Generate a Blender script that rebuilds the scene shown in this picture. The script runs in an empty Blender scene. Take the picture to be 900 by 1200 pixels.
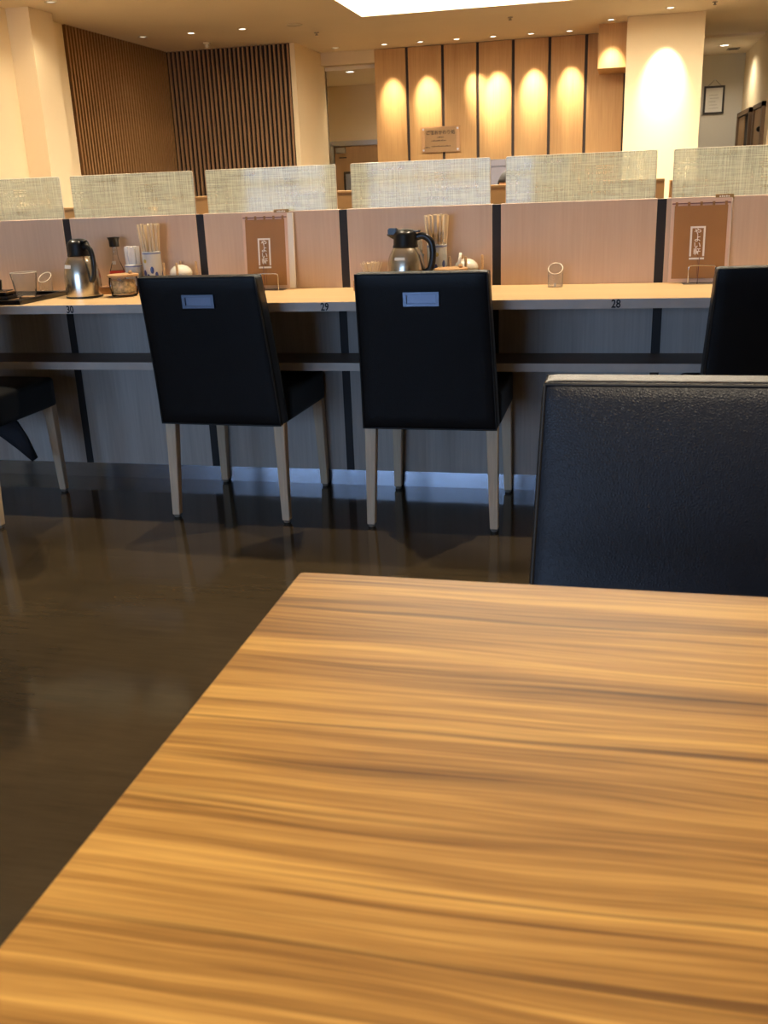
import bpy, bmesh, math, random
from mathutils import Vector, Matrix

random.seed(7)
SC = bpy.context.scene
COL = SC.collection
PI = math.pi

# ------------------------------------------------------------------ camera
cd = bpy.data.cameras.new('camera')
cam = bpy.data.objects.new('camera', cd)
COL.objects.link(cam)
r_ = Vector((0.97384823, 0.2240685, -0.03758898))
u_ = Vector((-0.03734064, 0.32104302, 0.9463282))
f_ = Vector((-0.22411002, 0.92017644, -0.32101404))
M = Matrix.Identity(4)
for i in range(3):
    M[i][0], M[i][1], M[i][2] = r_[i], u_[i], -f_[i]
M[0][3], M[1][3], M[2][3] = 0.0, 0.0, 1.064
cam.matrix_world = M
cd.sensor_fit = 'VERTICAL'
cd.sensor_height = 36.0
cd.lens = 36.0 * 1130.0 / 1200.0
cd.clip_start = 0.02
cd.dof.use_dof = True
cd.dof.focus_distance = 3.0
cd.dof.aperture_fstop = 16.0
SC.camera = cam

# ------------------------------------------------------------------ world (daylight outside the window wall behind the camera)
w = bpy.data.worlds.new('world')
SC.world = w
w.use_nodes = True
bg = w.node_tree.nodes['Background']
bg.inputs[0].default_value = (0.44, 0.65, 1.0, 1)
bg.inputs[1].default_value = 9.0

SC.view_settings.view_transform = 'Standard'
SC.view_settings.look = 'None'
SC.view_settings.gamma = 1.0
SC.view_settings.use_curve_mapping = False
SC.view_settings.exposure = 0.0
SC.cycles.use_denoising = True
SC.cycles.max_bounces = 10
SC.cycles.transparent_max_bounces = 24
SC.cycles.caustics_reflective = False
SC.cycles.caustics_refractive = False
SC.cycles.sample_clamp_indirect = 6.0

WARM = (1.0, 0.83, 0.60)
P_WASH = 150.0      # panel wall-washers
P_PILLAR = 260.0
P_ROOM = 150.0      # overhead room downlights and added fill lamps (out of view)
P_DIM = 45.0
E_COFFER = 15.0

# portal in the window opening (guides daylight sampling only)
pl = bpy.data.lights.new('window_portal', 'AREA')
pl.shape = 'RECTANGLE'; pl.size = 3.3; pl.size_y = 1.9
pl.cycles.is_portal = True
po = bpy.data.objects.new('window_portal', pl)
COL.objects.link(po)
po.location = (-2.55, -3.95, 1.15)
po.rotation_euler = (PI / 2, 0, 0)      # -Z axis faces +Y

# ------------------------------------------------------------------ materials
def s2l(c):
    return tuple(((x / 255) / 12.92 if x / 255 <= 0.04045 else ((x / 255 + 0.055) / 1.055) ** 2.4) for x in c)

MATS = {}
def base(name):
    m = bpy.data.materials.new(name)
    m.use_nodes = True
    nt = m.node_tree
    b = nt.nodes['Principled BSDF']
    MATS[name] = m
    return m, nt, b

def N(nt, typ, **kw):
    n = nt.nodes.new(typ)
    for k, v in kw.items():
        setattr(n, k, v)
    return n

def setin(n, **kw):
    for k, v in kw.items():
        n.inputs[k.replace('_', ' ')].default_value = v

def coords(nt, scale=(1, 1, 1), rot=(0, 0, 0), space='Object'):
    tc = N(nt, 'ShaderNodeTexCoord')
    mp = N(nt, 'ShaderNodeMapping')
    mp.inputs['Scale'].default_value = scale
    mp.inputs['Rotation'].default_value = rot
    nt.links.new(tc.outputs[space], mp.inputs['Vector'])
    return mp.outputs['Vector']

def ramp(nt, fac, stops):
    r = N(nt, 'ShaderNodeValToRGB')
    el = r.color_ramp.elements
    while len(el) < len(stops):
        el.new(0.5)
    for e, (p, c) in zip(el, stops):
        e.position = p
        e.color = (c[0], c[1], c[2], 1)
    nt.links.new(fac, r.inputs[0])
    return r.outputs[0]

def noise(nt, vec, scale=5, detail=3, rough=0.5, dist=0.0):
    n = N(nt, 'ShaderNodeTexNoise')
    setin(n, Scale=scale, Detail=detail, Roughness=rough, Distortion=dist)
    nt.links.new(vec, n.inputs['Vector'])
    return n.outputs['Fac']

def bump(nt, b, height, strength=0.2, dist=0.01):
    bm_ = N(nt, 'ShaderNodeBump')
    setin(bm_, Strength=strength, Distance=dist)
    nt.links.new(height, bm_.inputs['Height'])
    nt.links.new(bm_.outputs['Normal'], b.inputs['Normal'])

def plain(name, c, rough=0.5, metal=0.0, var=0.06, nscale=8.0, spec=0.5, bstr=0.0, bscale=200, **kw):
    m, nt, b = base(name)
    c = s2l(c)
    v = coords(nt)
    f = noise(nt, v, nscale, 4)
    lo = tuple(x * (1 - var) for x in c); hi = tuple(min(1, x * (1 + var)) for x in c)
    nt.links.new(ramp(nt, f, [(0.3, lo), (0.7, hi)]), b.inputs['Base Color'])
    setin(b, Roughness=rough, Metallic=metal, Specular_IOR_Level=spec)
    if bstr:
        bump(nt, b, noise(nt, v, bscale, 3), bstr, 0.002)
    for k, x in kw.items():
        b.inputs[k.replace('_', ' ')].default_value = x
    return m

def wood(name, dark, light, rough=0.45, axis='Z', fine=120.0, coarse=6.0, spec=0.4, contrast=0.5, mid=None):
    """grain runs along `axis`"""
    m, nt, b = base(name)
    lo, hi = s2l(dark), s2l(light)
    k = 0.035
    sc1 = {'X': (k, 1, 1), 'Y': (1, k, 1), 'Z': (1, 1, k)}[axis]
    v = coords(nt, sc1)
    f1 = noise(nt, v, fine, 3, 0.6)
    f2 = noise(nt, v, coarse, 3, 0.5, 0.4)
    mx = N(nt, 'ShaderNodeMath', operation='MULTIPLY_ADD')
    nt.links.new(f1, mx.inputs[0]); mx.inputs[1].default_value = contrast
    sc = N(nt, 'ShaderNodeMath', operation='MULTIPLY'); sc.inputs[1].default_value = 1 - contrast
    nt.links.new(f2, sc.inputs[0]); nt.links.new(sc.outputs[0], mx.inputs[2])
    nt.links.new(ramp(nt, mx.outputs[0], [(0.35, lo), (0.65, hi)]), b.inputs['Base Color'])
    setin(b, Roughness=rough, Specular_IOR_Level=spec)
    return m

def emis(name, c, strength):
    m, nt, b = base(name)
    nt.nodes.remove(b)
    e = N(nt, 'ShaderNodeEmission')
    e.inputs[0].default_value = (*c, 1); e.inputs[1].default_value = strength
    nt.links.new(e.outputs[0], nt.nodes['Material Output'].inputs[0])
    return m

def glassmat(name, tint=(0.95, 0.95, 0.93), refl=0.10, rough=0.03, haze=0.0, hazec=(0.9, 0.9, 0.88), ior=1.22):
    """thin clear acrylic: transparent + fresnel gloss (+ optional white haze)"""
    m, nt, b = base(name)
    nt.nodes.remove(b)
    t = N(nt, 'ShaderNodeBsdfTransparent'); t.inputs[0].default_value = (*tint, 1)
    g = N(nt, 'ShaderNodeBsdfGlossy'); g.inputs['Roughness'].default_value = rough
    fr = N(nt, 'ShaderNodeFresnel'); fr.inputs[0].default_value = ior
    ad = N(nt, 'ShaderNodeMath', operation='ADD'); ad.inputs[1].default_value = refl * 0.3
    nt.links.new(fr.outputs[0], ad.inputs[0])
    mx = N(nt, 'ShaderNodeMixShader')
    nt.links.new(ad.outputs[0], mx.inputs[0])
    src = t.outputs[0]
    if haze:
        d = N(nt, 'ShaderNodeBsdfDiffuse'); d.inputs[0].default_value = (*hazec, 1)
        m2 = N(nt, 'ShaderNodeMixShader'); m2.inputs[0].default_value = haze
        nt.links.new(t.outputs[0], m2.inputs[1]); nt.links.new(d.outputs[0], m2.inputs[2])
        src = m2.outputs[0]
    nt.links.new(src, mx.inputs[1]); nt.links.new(g.outputs[0], mx.inputs[2])
    nt.links.new(mx.outputs[0], nt.nodes['Material Output'].inputs[0])
    return m

# floor: dark brown sealed concrete-like vinyl, glossy
m, nt, b = base('floor')
v = coords(nt, (1, 1, 1), (0, 0, 0.5))
f1 = noise(nt, v, 1.3, 6, 0.6)
v2 = coords(nt, (1.0, 9.0, 1), (0, 0, 0.9))
f2 = noise(nt, v2, 5, 5, 0.6)
ad = N(nt, 'ShaderNodeMath', operation='MULTIPLY_ADD'); ad.inputs[1].default_value = 0.45
nt.links.new(f2, ad.inputs[0]); nt.links.new(f1, ad.inputs[2])
nt.links.new(ramp(nt, ad.outputs[0], [(0.5, s2l((52, 44, 33))), (0.95, s2l((74, 63, 46)))]), b.inputs['Base Color'])
rr = N(nt, 'ShaderNodeMapRange'); setin(rr, To_Min=0.06, To_Max=0.14)
nt.links.new(f2, rr.inputs[0]); nt.links.new(rr.outputs[0], b.inputs['Roughness'])
setin(b, Specular_IOR_Level=0.26)
bump(nt, b, noise(nt, coords(nt), 6, 2), 0.015, 0.01)

# near table laminate: teak/zebrano grain along X with waviness
m, nt, b = base('teak_laminate')
tc = N(nt, 'ShaderNodeTexCoord')
wv = N(nt, 'ShaderNodeMapping'); wv.inputs['Scale'].default_value = (1.4, 5.0, 1)
nt.links.new(tc.outputs['Object'], wv.inputs['Vector'])
wn = noise(nt, wv.outputs[0], 1.6, 2)
wm = N(nt, 'ShaderNodeMath', operation='MULTIPLY_ADD'); wm.inputs[1].default_value = 0.035; wm.inputs[2].default_value = -0.0175
nt.links.new(wn, wm.inputs[0])
cx = N(nt, 'ShaderNodeCombineXYZ'); nt.links.new(wm.outputs[0], cx.inputs[1])
va = N(nt, 'ShaderNodeVectorMath', operation='ADD')
nt.links.new(tc.outputs['Object'], va.inputs[0]); nt.links.new(cx.outputs[0], va.inputs[1])
def stretched(sx, sy, scale, det, rough):
    mp = N(nt, 'ShaderNodeMapping'); mp.inputs['Scale'].default_value = (sx, sy, 1)
    mp.inputs['Rotation'].default_value = (0, 0, 0.035)
    nt.links.new(va.outputs[0], mp.inputs['Vector'])
    return noise(nt, mp.outputs[0], scale, det, rough)
g1 = stretched(0.05, 1, 34, 4, 0.6)     # broad bands
g2 = stretched(0.016, 1, 190, 4, 0.65)      # narrow lines
g3 = stretched(0.015, 1, 520, 2, 0.5)     # pores
s1 = N(nt, 'ShaderNodeMath', operation='MULTIPLY_ADD'); s1.inputs[1].default_value = 0.56
s2 = N(nt, 'ShaderNodeMath', operation='MULTIPLY_ADD'); s2.inputs[1].default_value = 0.40
s3 = N(nt, 'ShaderNodeMath', operation='MULTIPLY'); s3.inputs[1].default_value = 0.10
nt.links.new(g1, s1.inputs[0]); nt.links.new(g2, s2.inputs[0]); nt.links.new(g3, s3.inputs[0])
nt.links.new(s3.outputs[0], s2.inputs[2]); nt.links.new(s2.outputs[0], s1.inputs[2])
nt.links.new(ramp(nt, s1.outputs[0], [(0.36, s2l((92, 62, 30))), (0.45, s2l((142, 101, 50))), (0.53, s2l((174, 129, 66))), (0.64, s2l((210, 163, 88)))]), b.inputs['Base Color'])
g4 = stretched(0.011, 1, 105, 3, 0.55)
lm = ramp(nt, g4, [(0.30, (0.55, 0.55, 0.55)), (0.40, (0, 0, 0))])
mixn = N(nt, 'ShaderNodeMix', data_type='RGBA')
nt.links.new(lm, mixn.inputs[0])
nt.links.new(b.inputs['Base Color'].links[0].from_socket, mixn.inputs[6])
mixn.inputs[7].default_value = (*s2l((78, 50, 24)), 1)
nt.links.new(mixn.outputs[2], b.inputs['Base Color'])
setin(b, Roughness=0.42, Specular_IOR_Level=0.35)
bump(nt, b, g3, 0.06, 0.001)

# linen pattern glass screens
m, nt, b = base('linen_glass')
nt.nodes.remove(b)
v = coords(nt, (1, 1, 1))
def thr(sc):
    mp = N(nt, 'ShaderNodeMapping'); mp.inputs['Scale'].default_value = sc
    nt.links.new(v, mp.inputs['Vector'])
    return noise(nt, mp.outputs[0], 1.0, 3, 0.65)
h1 = thr((6, 1, 260)); h2 = thr((260, 1, 6)); h3 = thr((75, 1, 4)); h4 = thr((4, 1, 75))
def addn(a, b_, op='ADD', k=None):
    n_ = N(nt, 'ShaderNodeMath', operation=op)
    nt.links.new(a, n_.inputs[0])
    if k is None: nt.links.new(b_, n_.inputs[1])
    else: n_.inputs[1].default_value = k
    return n_.outputs[0]
tot = addn(addn(h1, h2), addn(addn(h3, h4), None, 'MULTIPLY', 0.45))
mr = N(nt, 'ShaderNodeMapRange'); setin(mr, From_Min=1.24, From_Max=1.64, To_Min=0.20, To_Max=0.82)
nt.links.new(tot, mr.inputs[0])
df = N(nt, 'ShaderNodeBsdfDiffuse'); df.inputs[0].default_value = (*s2l((236, 232, 214)), 1)
tl = N(nt, 'ShaderNodeBsdfTranslucent'); tl.inputs[0].default_value = (*s2l((214, 220, 212)), 1)
md = N(nt, 'ShaderNodeMixShader'); md.inputs[0].default_value = 0.82
nt.links.new(df.outputs[0], md.inputs[1]); nt.links.new(tl.outputs[0], md.inputs[2])
tr = N(nt, 'ShaderNodeBsdfTransparent'); tr.inputs[0].default_value = (0.80, 0.83, 0.82, 1)
m1 = N(nt, 'ShaderNodeMixShader')
nt.links.new(mr.outputs[0], m1.inputs[0]); nt.links.new(tr.outputs[0], m1.inputs[1]); nt.links.new(md.outputs[0], m1.inputs[2])
gl = N(nt, 'ShaderNodeBsdfGlossy'); gl.inputs['Roughness'].default_value = 0.05
m2 = N(nt, 'ShaderNodeMixShader'); m2.inputs[0].default_value = 0.028
nt.links.new(m1.outputs[0], m2.inputs[1]); nt.links.new(gl.outputs[0], m2.inputs[2])
nt.links.new(m2.outputs[0], nt.nodes['Material Output'].inputs[0])

# leather
def leather(name, c, rough=0.42, spec=0.26):
    m, nt, b = base(name)
    v = coords(nt)
    vo = N(nt, 'ShaderNodeTexVoronoi'); vo.feature = 'DISTANCE_TO_EDGE'; vo.inputs['Scale'].default_value = 280
    dn = N(nt, 'ShaderNodeMapping'); nt.links.new(v, dn.inputs['Vector'])
    nt.links.new(dn.outputs[0], vo.inputs['Vector'])
    nz = noise(nt, v, 90, 4, 0.6)
    ml = N(nt, 'ShaderNodeMath', operation='MULTIPLY_ADD'); ml.inputs[1].default_value = 0.6
    nt.links.new(nz, ml.inputs[0]); nt.links.new(vo.outputs['Distance'], ml.inputs[2])
    c = s2l(c)
    nt.links.new(ramp(nt, noise(nt, v, 12, 4), [(0.3, tuple(x * 0.85 for x in c)), (0.7, tuple(x * 1.15 for x in c))]), b.inputs['Base Color'])
    setin(b, Roughness=rough, Specular_IOR_Level=spec)
    bump(nt, b, ml.outputs[0], 0.35, 0.0018)
    return m

plain('cream_wall', (232, 212, 176), 0.85, var=0.02, nscale=2, spec=0.2)
plain('grey_wall', (206, 200, 186), 0.85, var=0.02, nscale=2, spec=0.2)
plain('ceiling', (246, 231, 206), 0.9, var=0.015, nscale=2, spec=0.15)
plain('coffer_white', (240, 232, 214), 0.9, var=0.01)
plain('tan_low_wall', (208, 164, 108), 0.6, var=0.04, nscale=4)
wood('slat_wood', (120, 88, 56), (162, 122, 80), 0.55, 'Z', 90, 8)
wood('slat_dark_wood', (138, 106, 76), (172, 136, 100), 0.6, 'Z', 90, 8)
plain('slat_backing', (20, 14, 10), 0.8)
wood('panel_wood', (186, 142, 88), (208, 166, 110), 0.5, 'Z', 60, 5)
plain('dark_strip', (46, 32, 26), 0.6)
wood('partition_wood', (212, 183, 159), (223, 197, 174), 0.5, 'Z', 110, 5)
wood('counter_wood', (206, 172, 122), (226, 194, 146), 0.38, 'X', 110, 5, spec=0.4)
plain('counter_edge', (206, 194, 182), 0.5, var=0.06, nscale=20)
wood('front_panel_laminate', (176, 168, 160), (198, 190, 182), 0.6, 'Z', 110, 4)
plain('under_shelf', (128, 116, 106), 0.5, var=0.08, nscale=20)
plain('dark_post', (28, 22, 22), 0.6)
plain('kick_steel', (206, 212, 226), 0.22, metal=1.0, var=0.05, nscale=3)
leather('black_leather', (13, 14, 17), 0.42)
leather('navy_leather', (12, 17, 30), 0.42, 0.36)
plain('piping_dark', (34, 33, 32), 0.5)
plain('piping_light', (120, 112, 92), 0.45)
wood('leg_wood', (204, 182, 152), (226, 206, 178), 0.5, 'Z', 150, 12)
plain('foot_glide', (128, 120, 110), 0.5)
plain('satin_steel', (196, 200, 208), 0.35, metal=1.0, var=0.04)
plain('brushed_steel', (222, 214, 198), 0.24, metal=1.0, var=0.05, nscale=30)
plain('pull_steel', (104, 112, 128), 0.36, metal=1.0, var=0.04)
plain('pull_inset', (116, 124, 142), 0.42, metal=1.0, var=0.04)
plain('spoon_steel', (240, 232, 220), 0.45, metal=0.8, var=0.02)
plain('chrome', (225, 222, 216), 0.10, metal=1.0, var=0.02)
plain('black_plastic', (20, 19, 19), 0.32, var=0.05)
plain('black_lacquer', (24, 18, 16), 0.22, var=0.1)
plain('white_ceramic', (222, 222, 214), 0.25, var=0.02)
plain('cream_ceramic', (240, 234, 214), 0.25, var=0.02)
plain('blue_glaze', (60, 76, 132), 0.3, var=0.15, nscale=60)
plain('pale_blue_glaze', (128, 140, 178), 0.3, var=0.15, nscale=60)
plain('yellow_glaze', (196, 176, 92), 0.3)
wood('chopstick_wood', (240, 216, 178), (250, 234, 204), 0.6, 'Z', 200, 20)
plain('toothpick_paper', (252, 250, 246), 0.7, var=0.02)
wood('tray_wood', (168, 122, 78), (200, 152, 104), 0.5, 'X', 150, 12)
wood('lid_wood', (178, 138, 94), (206, 168, 122), 0.5, 'X', 150, 12)
plain('pickle', (214, 180, 128), 0.5, var=0.5, nscale=90)
plain('soy_red', (186, 52, 36), 0.35)
plain('white_sticker', (236, 232, 226), 0.6)
plain('ink_black', (24, 20, 18), 0.6)
plain('menu_brown', (158, 112, 62), 0.55, var=0.06, nscale=10)
plain('menu_pink', (222, 190, 170), 0.55, var=0.03)
plain('menu_white', (248, 240, 228), 0.6, var=0.02)
plain('menu_rod', (92, 44, 38), 0.5)
plain('tab_gold', (150, 116, 62), 0.5)
plain('machine_steel', (170, 172, 180), 0.35, metal=0.6, var=0.05)
plain('machine_panel', (128, 126, 140), 0.4, var=0.08, nscale=5)
wood('door_wood', (150, 116, 78), (172, 136, 94), 0.5, 'Z', 80, 6)
wood('door_frame_wood', (96, 72, 48), (116, 90, 62), 0.5, 'Z', 80, 6)
plain('opening_shade', (40, 32, 24), 0.9)
plain('frame_black', (36, 28, 24), 0.4)
plain('paper', (226, 222, 212), 0.7)
plain('sign_plate', (200, 158, 116), 0.12, var=0.03, spec=0.6)
plain('sign_text', (60, 40, 28), 0.5)
plain('fixture_white', (226, 214, 190), 0.5)
plain('fixture_grey', (150, 140, 124), 0.5)
plain('hair', (24, 17, 13), 0.75, var=0.3, nscale=60)
plain('skin', (206, 160, 128), 0.5, var=0.04)
plain('jacket_dark', (32, 32, 38), 0.8, var=0.1)
plain('shirt_grey', (92, 92, 98), 0.8, var=0.1)
plain('shoe_black', (22, 20, 20), 0.5)
plain('window_frame', (90, 88, 86), 0.4)
glassmat('clear_acrylic', (0.96, 0.95, 0.93), 0.10, 0.03, 0.14, (0.95, 0.9, 0.84), 1.08)
glassmat('clear_glass', (0.96, 0.97, 0.97), 0.10, 0.02, ior=1.12)
glassmat('window_glass', (0.96, 0.98, 1.0), 0.05, 0.02)
glassmat('door_glass', (0.5, 0.55, 0.62), 0.3, 0.05, 0.4, (0.5, 0.55, 0.65))
plain('rim_acrylic', (250, 240, 220), 0.2, var=0.01)
emis('coffer_light', (1.0, 0.86, 0.65), E_COFFER)
emis('lamp_glow', (1.0, 0.90, 0.72), 6.0)
emis('lamp_dim', (1.0, 0.86, 0.64), 1.0)

def MT(n):
    return MATS[n]

# ------------------------------------------------------------------ mesh helpers
def new_obj(name, me, mat=None, parent=None, loc=None, rot=None, smooth=False):
    if mat is not None:
        mats = mat if isinstance(mat, (list, tuple)) else [mat]
        for q in mats:
            me.materials.append(MT(q) if isinstance(q, str) else q)
    if smooth:
        for p in me.polygons:
            p.use_smooth = True
    o = bpy.data.objects.new(name, me)
    COL.objects.link(o)
    if parent is not None:
        o.parent = parent
    if loc is not None:
        o.location = loc
    if rot is not None:
        o.rotation_euler = rot
    return o

def fin(bm, name):
    bmesh.ops.recalc_face_normals(bm, faces=bm.faces)
    me = bpy.data.meshes.new(name)
    bm.to_mesh(me)
    bm.free()
    return me

def add_box(bm, x0, x1, y0, y1, z0, z1):
    vs = [bm.verts.new((x, y, z)) for z in (z0, z1) for y in (y0, y1) for x in (x0, x1)]
    for f in ((0, 2, 3, 1), (4, 5, 7, 6), (0, 1, 5, 4), (2, 6, 7, 3), (0, 4, 6, 2), (1, 3, 7, 5)):
        bm.faces.new([vs[i] for i in f])
    return vs

def box(name, x0, x1, y0, y1, z0, z1, mat, parent=None, bev=0.0, seg=2):
    bm = bmesh.new()
    add_box(bm, x0, x1, y0, y1, z0, z1)
    if bev:
        bmesh.ops.bevel(bm, geom=list(bm.edges), offset=bev, segments=seg, profile=0.5, affect='EDGES')
    return new_obj(name, fin(bm, name), mat, parent)

def boxes(name, lst, mat, parent=None):
    bm = bmesh.new()
    for q in lst:
        add_box(bm, *q)
    return new_obj(name, fin(bm, name), mat, parent)

def lathe(name, prof, mat, parent=None, n=32, loc=None, rot=None, warp=None):
    """prof: list of (r,z)"""
    bm = bmesh.new()
    rings = []
    for r, z in prof:
        if r < 1e-6:
            rings.append([bm.verts.new((0, 0, z))])
        else:
            rings.append([bm.verts.new((r * math.cos(2 * PI * i / n), r * math.sin(2 * PI * i / n), z)) for i in range(n)])
    for a, b in zip(rings, rings[1:]):
        if len(a) == 1 and len(b) == 1:
            continue
        for i in range(n):
            j = (i + 1) % n
            if len(a) == 1:
                bm.faces.new((a[0], b[j], b[i]))
            elif len(b) == 1:
                bm.faces.new((a[i], a[j], b[0]))
            else:
                bm.faces.new((a[i], a[j], b[j], b[i]))
    if warp:
        for v in bm.verts:
            v.co = Vector(warp(v.co))
    me = fin(bm, name)
    o = new_obj(name, me, mat, parent, loc, rot, True)
    try:
        me.set_sharp_from_angle(angle=math.radians(40))
    except Exception:
        pass
    return o

def tube_mesh(bm, pts, r, n=8, closed=False, taper=None, flat=1.0):
    pts = [Vector(p) for p in pts]
    m = len(pts)
    rings = []
    prev = None
    for i, p in enumerate(pts):
        if closed:
            t = pts[(i + 1) % m] - pts[i - 1]
        else:
            t = pts[min(i + 1, m - 1)] - pts[max(i - 1, 0)]
        t.normalize()
        if prev is None:
            a = Vector((0, 0, 1)) if abs(t.z) < 0.9 else Vector((1, 0, 0))
            nrm = t.cross(a).normalized()
        else:
            nrm = (prev - t * prev.dot(t)).normalized()
        prev = nrm
        bi = t.cross(nrm)
        rr = r * (taper(i / (m - 1)) if taper else 1)
        rings.append([bm.verts.new(p + nrm * (rr * math.cos(2 * PI * k / n)) + bi * (rr * flat * math.sin(2 * PI * k / n))) for k in range(n)])
    cnt = m if closed else m - 1
    for i in range(cnt):
        a, b = rings[i], rings[(i + 1) % m]
        for k in range(n):
            bm.faces.new((a[k], a[(k + 1) % n], b[(k + 1) % n], b[k]))
    if not closed:
        bm.faces.new(rings[0][::-1]); bm.faces.new(rings[-1])

def tube(name, pts, r, mat, parent=None, n=8, closed=False, taper=None, flat=1.0, loc=None, rot=None):
    bm = bmesh.new()
    tube_mesh(bm, pts, r, n, closed, taper, flat)
    return new_obj(name, fin(bm, name), mat, parent, loc, rot, True)

def bez(pts, n=10):
    """Catmull-Rom through pts"""
    P = [Vector(p) for p in pts]
    P = [P[0] * 2 - P[1]] + P + [P[-1] * 2 - P[-2]]
    out = []
    for i in range(1, len(P) - 2):
        for k in range(n):
            t = k / n
            a, b, c, d = P[i - 1:i + 3]
            out.append(0.5 * ((2 * b) + (c - a) * t + (2 * a - 5 * b + 4 * c - d) * t * t + (3 * b - a - 3 * c + d) * t ** 3))
    out.append(P[-2])
    return out

def rbox_bm(hx, hy, hz, r, n=8, warp=None):
    """rounded box by clamping a subdivided cube; warp(x,y,z)->xyz afterwards"""
    bm = bmesh.new()
    bmesh.ops.create_cube(bm, size=2.0)
    bmesh.ops.subdivide_edges(bm, edges=list(bm.edges), cuts=n, use_grid_fill=True)
    h = (hx, hy, hz)
    k = 3.0
    for v in bm.verts:
        c = []
        for a in range(3):
            t = v.co[a]
            # push samples towards the edges
            c.append(math.copysign(1 - (1 - abs(t)) ** 1.8, t) * h[a])
        inner = [max(-(h[a] - r), min(h[a] - r, c[a])) for a in range(3)]
        d = Vector(c) - Vector(inner)
        if d.length > 1e-9:
            # project to sphere of radius r in the corner zones
            mcheb = max(abs(x) for x in d)
            d = d.normalized() * mcheb
        p = Vector(inner) + d
        v.co = p if warp is None else Vector(warp(p.x, p.y, p.z))
    return bm

def rbox(name, cx, cy, cz, hx, hy, hz, r, mat, parent=None, n=8, warp=None):
    bm = rbox_bm(hx, hy, hz, r, n, warp)
    bmesh.ops.translate(bm, verts=bm.verts, vec=(cx, cy, cz))
    return new_obj(name, fin(bm, name), mat, parent, smooth=True)

def text(name, s, size, mat, parent, loc, rot=(PI / 2, 0, 0), align='CENTER', extrude=0.0004, sx=1.0, spacing=1.0, bold=0.0):
    cu = bpy.data.curves.new(name, 'FONT')
    cu.body = s
    cu.size = size
    cu.align_x = align
    cu.align_y = 'CENTER'
    cu.extrude = extrude
    cu.space_line = spacing
    cu.offset = bold
    cu.resolution_u = 3
    t = bpy.data.objects.new(name, cu)
    COL.objects.link(t)
    bpy.context.view_layer.update()
    me = bpy.data.meshes.new_from_object(t.evaluated_get(bpy.context.evaluated_depsgraph_get()))
    bpy.data.objects.remove(t)
    bpy.data.curves.remove(cu)
    me.materials.clear()
    for v in me.vertices:
        v.co.x *= sx
    return new_obj(name, me, mat, parent, loc, rot)

def tag(o, label=None, cat=None, group=None, kind=None):
    if label: o['label'] = label
    if cat: o['category'] = cat
    if group: o['group'] = group
    if kind: o['kind'] = kind
    return o

def thing(name, label, cat, loc=(0, 0, 0), rz=0.0, group=None):
    o = bpy.data.objects.new(name, None)
    o.empty_display_size = 0.05
    COL.objects.link(o)
    o.location = loc
    o.rotation_euler = (0, 0, rz)
    return tag(o, label, cat, group)

def struct(o):
    o['kind'] = 'structure'
    return o

def copy_tree(o, parent=None):
    c = o.copy()
    COL.objects.link(c)
    c.parent = parent
    for ch in list(o.children):
        copy_tree(ch, c)
    return c

# ================================================================== ROOM
H = 2.7
XL, XR, YB = -5.45, 4.5, -4.0
struct(box('floor', XL - 0.2, XR + 0.2, YB - 0.2, 16.6, -0.1, 0.0, 'floor'))

# ceiling with coffer opening
CX0, CX1, CY0, CY1 = -2.62, 1.5, 6.2, 10.65
zc0, zc1 = H, H + 0.1
ce = struct(boxes('ceiling', [(XL - 0.2, CX0, YB, 14.1, zc0, zc1), (CX1, XR, YB, 14.1, zc0, zc1),
      (CX0, CX1, YB, CY0, zc0, zc1), (CX0, CX1, CY1, 14.1, zc0, zc1)], 'ceiling'))
boxes('coffer_side', [(CX0 - 0.02, CX0, CY0, CY1, H + 0.1, H + 0.3), (CX1, CX1 + 0.02, CY0, CY1, H + 0.1, H + 0.3),
      (CX0 - 0.02, CX1 + 0.02, CY0 - 0.02, CY0, H + 0.1, H + 0.3), (CX0 - 0.02, CX1 + 0.02, CY1, CY1 + 0.02, H + 0.1, H + 0.3)], 'coffer_white', ce)
cl = box('light_panel', CX0 - 0.02, CX1 + 0.02, CY0 - 0.02, CY1 + 0.02, H + 0.3, H + 0.33, 'coffer_light')
tag(cl, 'large glowing white light panel in the ceiling recess', 'ceiling light')

# left wall with pillar
wl = struct(box('wall_left', XL - 0.2, XL, YB, 9.66, 0, H, 'cream_wall'))
box('pilaster', XL, -5.22, 8.70, 9.10, 0, H, 'cream_wall', wl)
# left slatted wall: backing + slats
ws = struct(box('wall_slatted_left', XL - 0.2, XL - 0.03, 9.66, 12.1, 0, H, 'slat_backing'))
sm = None
NS = 38
for i in range(NS):
    y = 9.68 + (12.05 - 9.68) * (i + 0.5) / NS
    if sm is None:
        bm = bmesh.new(); add_box(bm, -0.03, 0.014, -0.015, 0.015, 0, H)
        sm = fin(bm, 'slat'); sm.materials.append(MT('slat_wood'))
    o = bpy.data.objects.new('slat', sm); COL.objects.link(o); o.parent = ws; o.location = (XL, y, 0)
# back slatted wall (its end trim at right)
YS = 12.08
wsb = struct(box('wall_slatted_back', XL - 0.2, -3.86, YS, YS + 0.12, 0, H, 'slat_backing'))
sm2 = None
NB = 28
for i in range(NB):
    x = -5.445 + (-3.86 + 5.445) * (i + 0.5) / NB
    if sm2 is None:
        bm = bmesh.new(); add_box(bm, -0.0115, 0.0115, -0.034, 0.0, 0, H)
        sm2 = fin(bm, 'slat'); sm2.materials.append(MT('slat_dark_wood'))
    o = bpy.data.objects.new('slat', sm2); COL.objects.link(o); o.parent = wsb; o.location = (x, YS, 0)
# return wall beside the corridor opening
struct(box('wall_return', -3.86, -3.80, YS - 0.04, 13.35, 0, H, 'cream_wall'))
# lintel above corridor
struct(box('wall_lintel', -3.95, -3.09, 13.13, 13.3, 2.545, H, 'cream_wall'))
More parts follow.
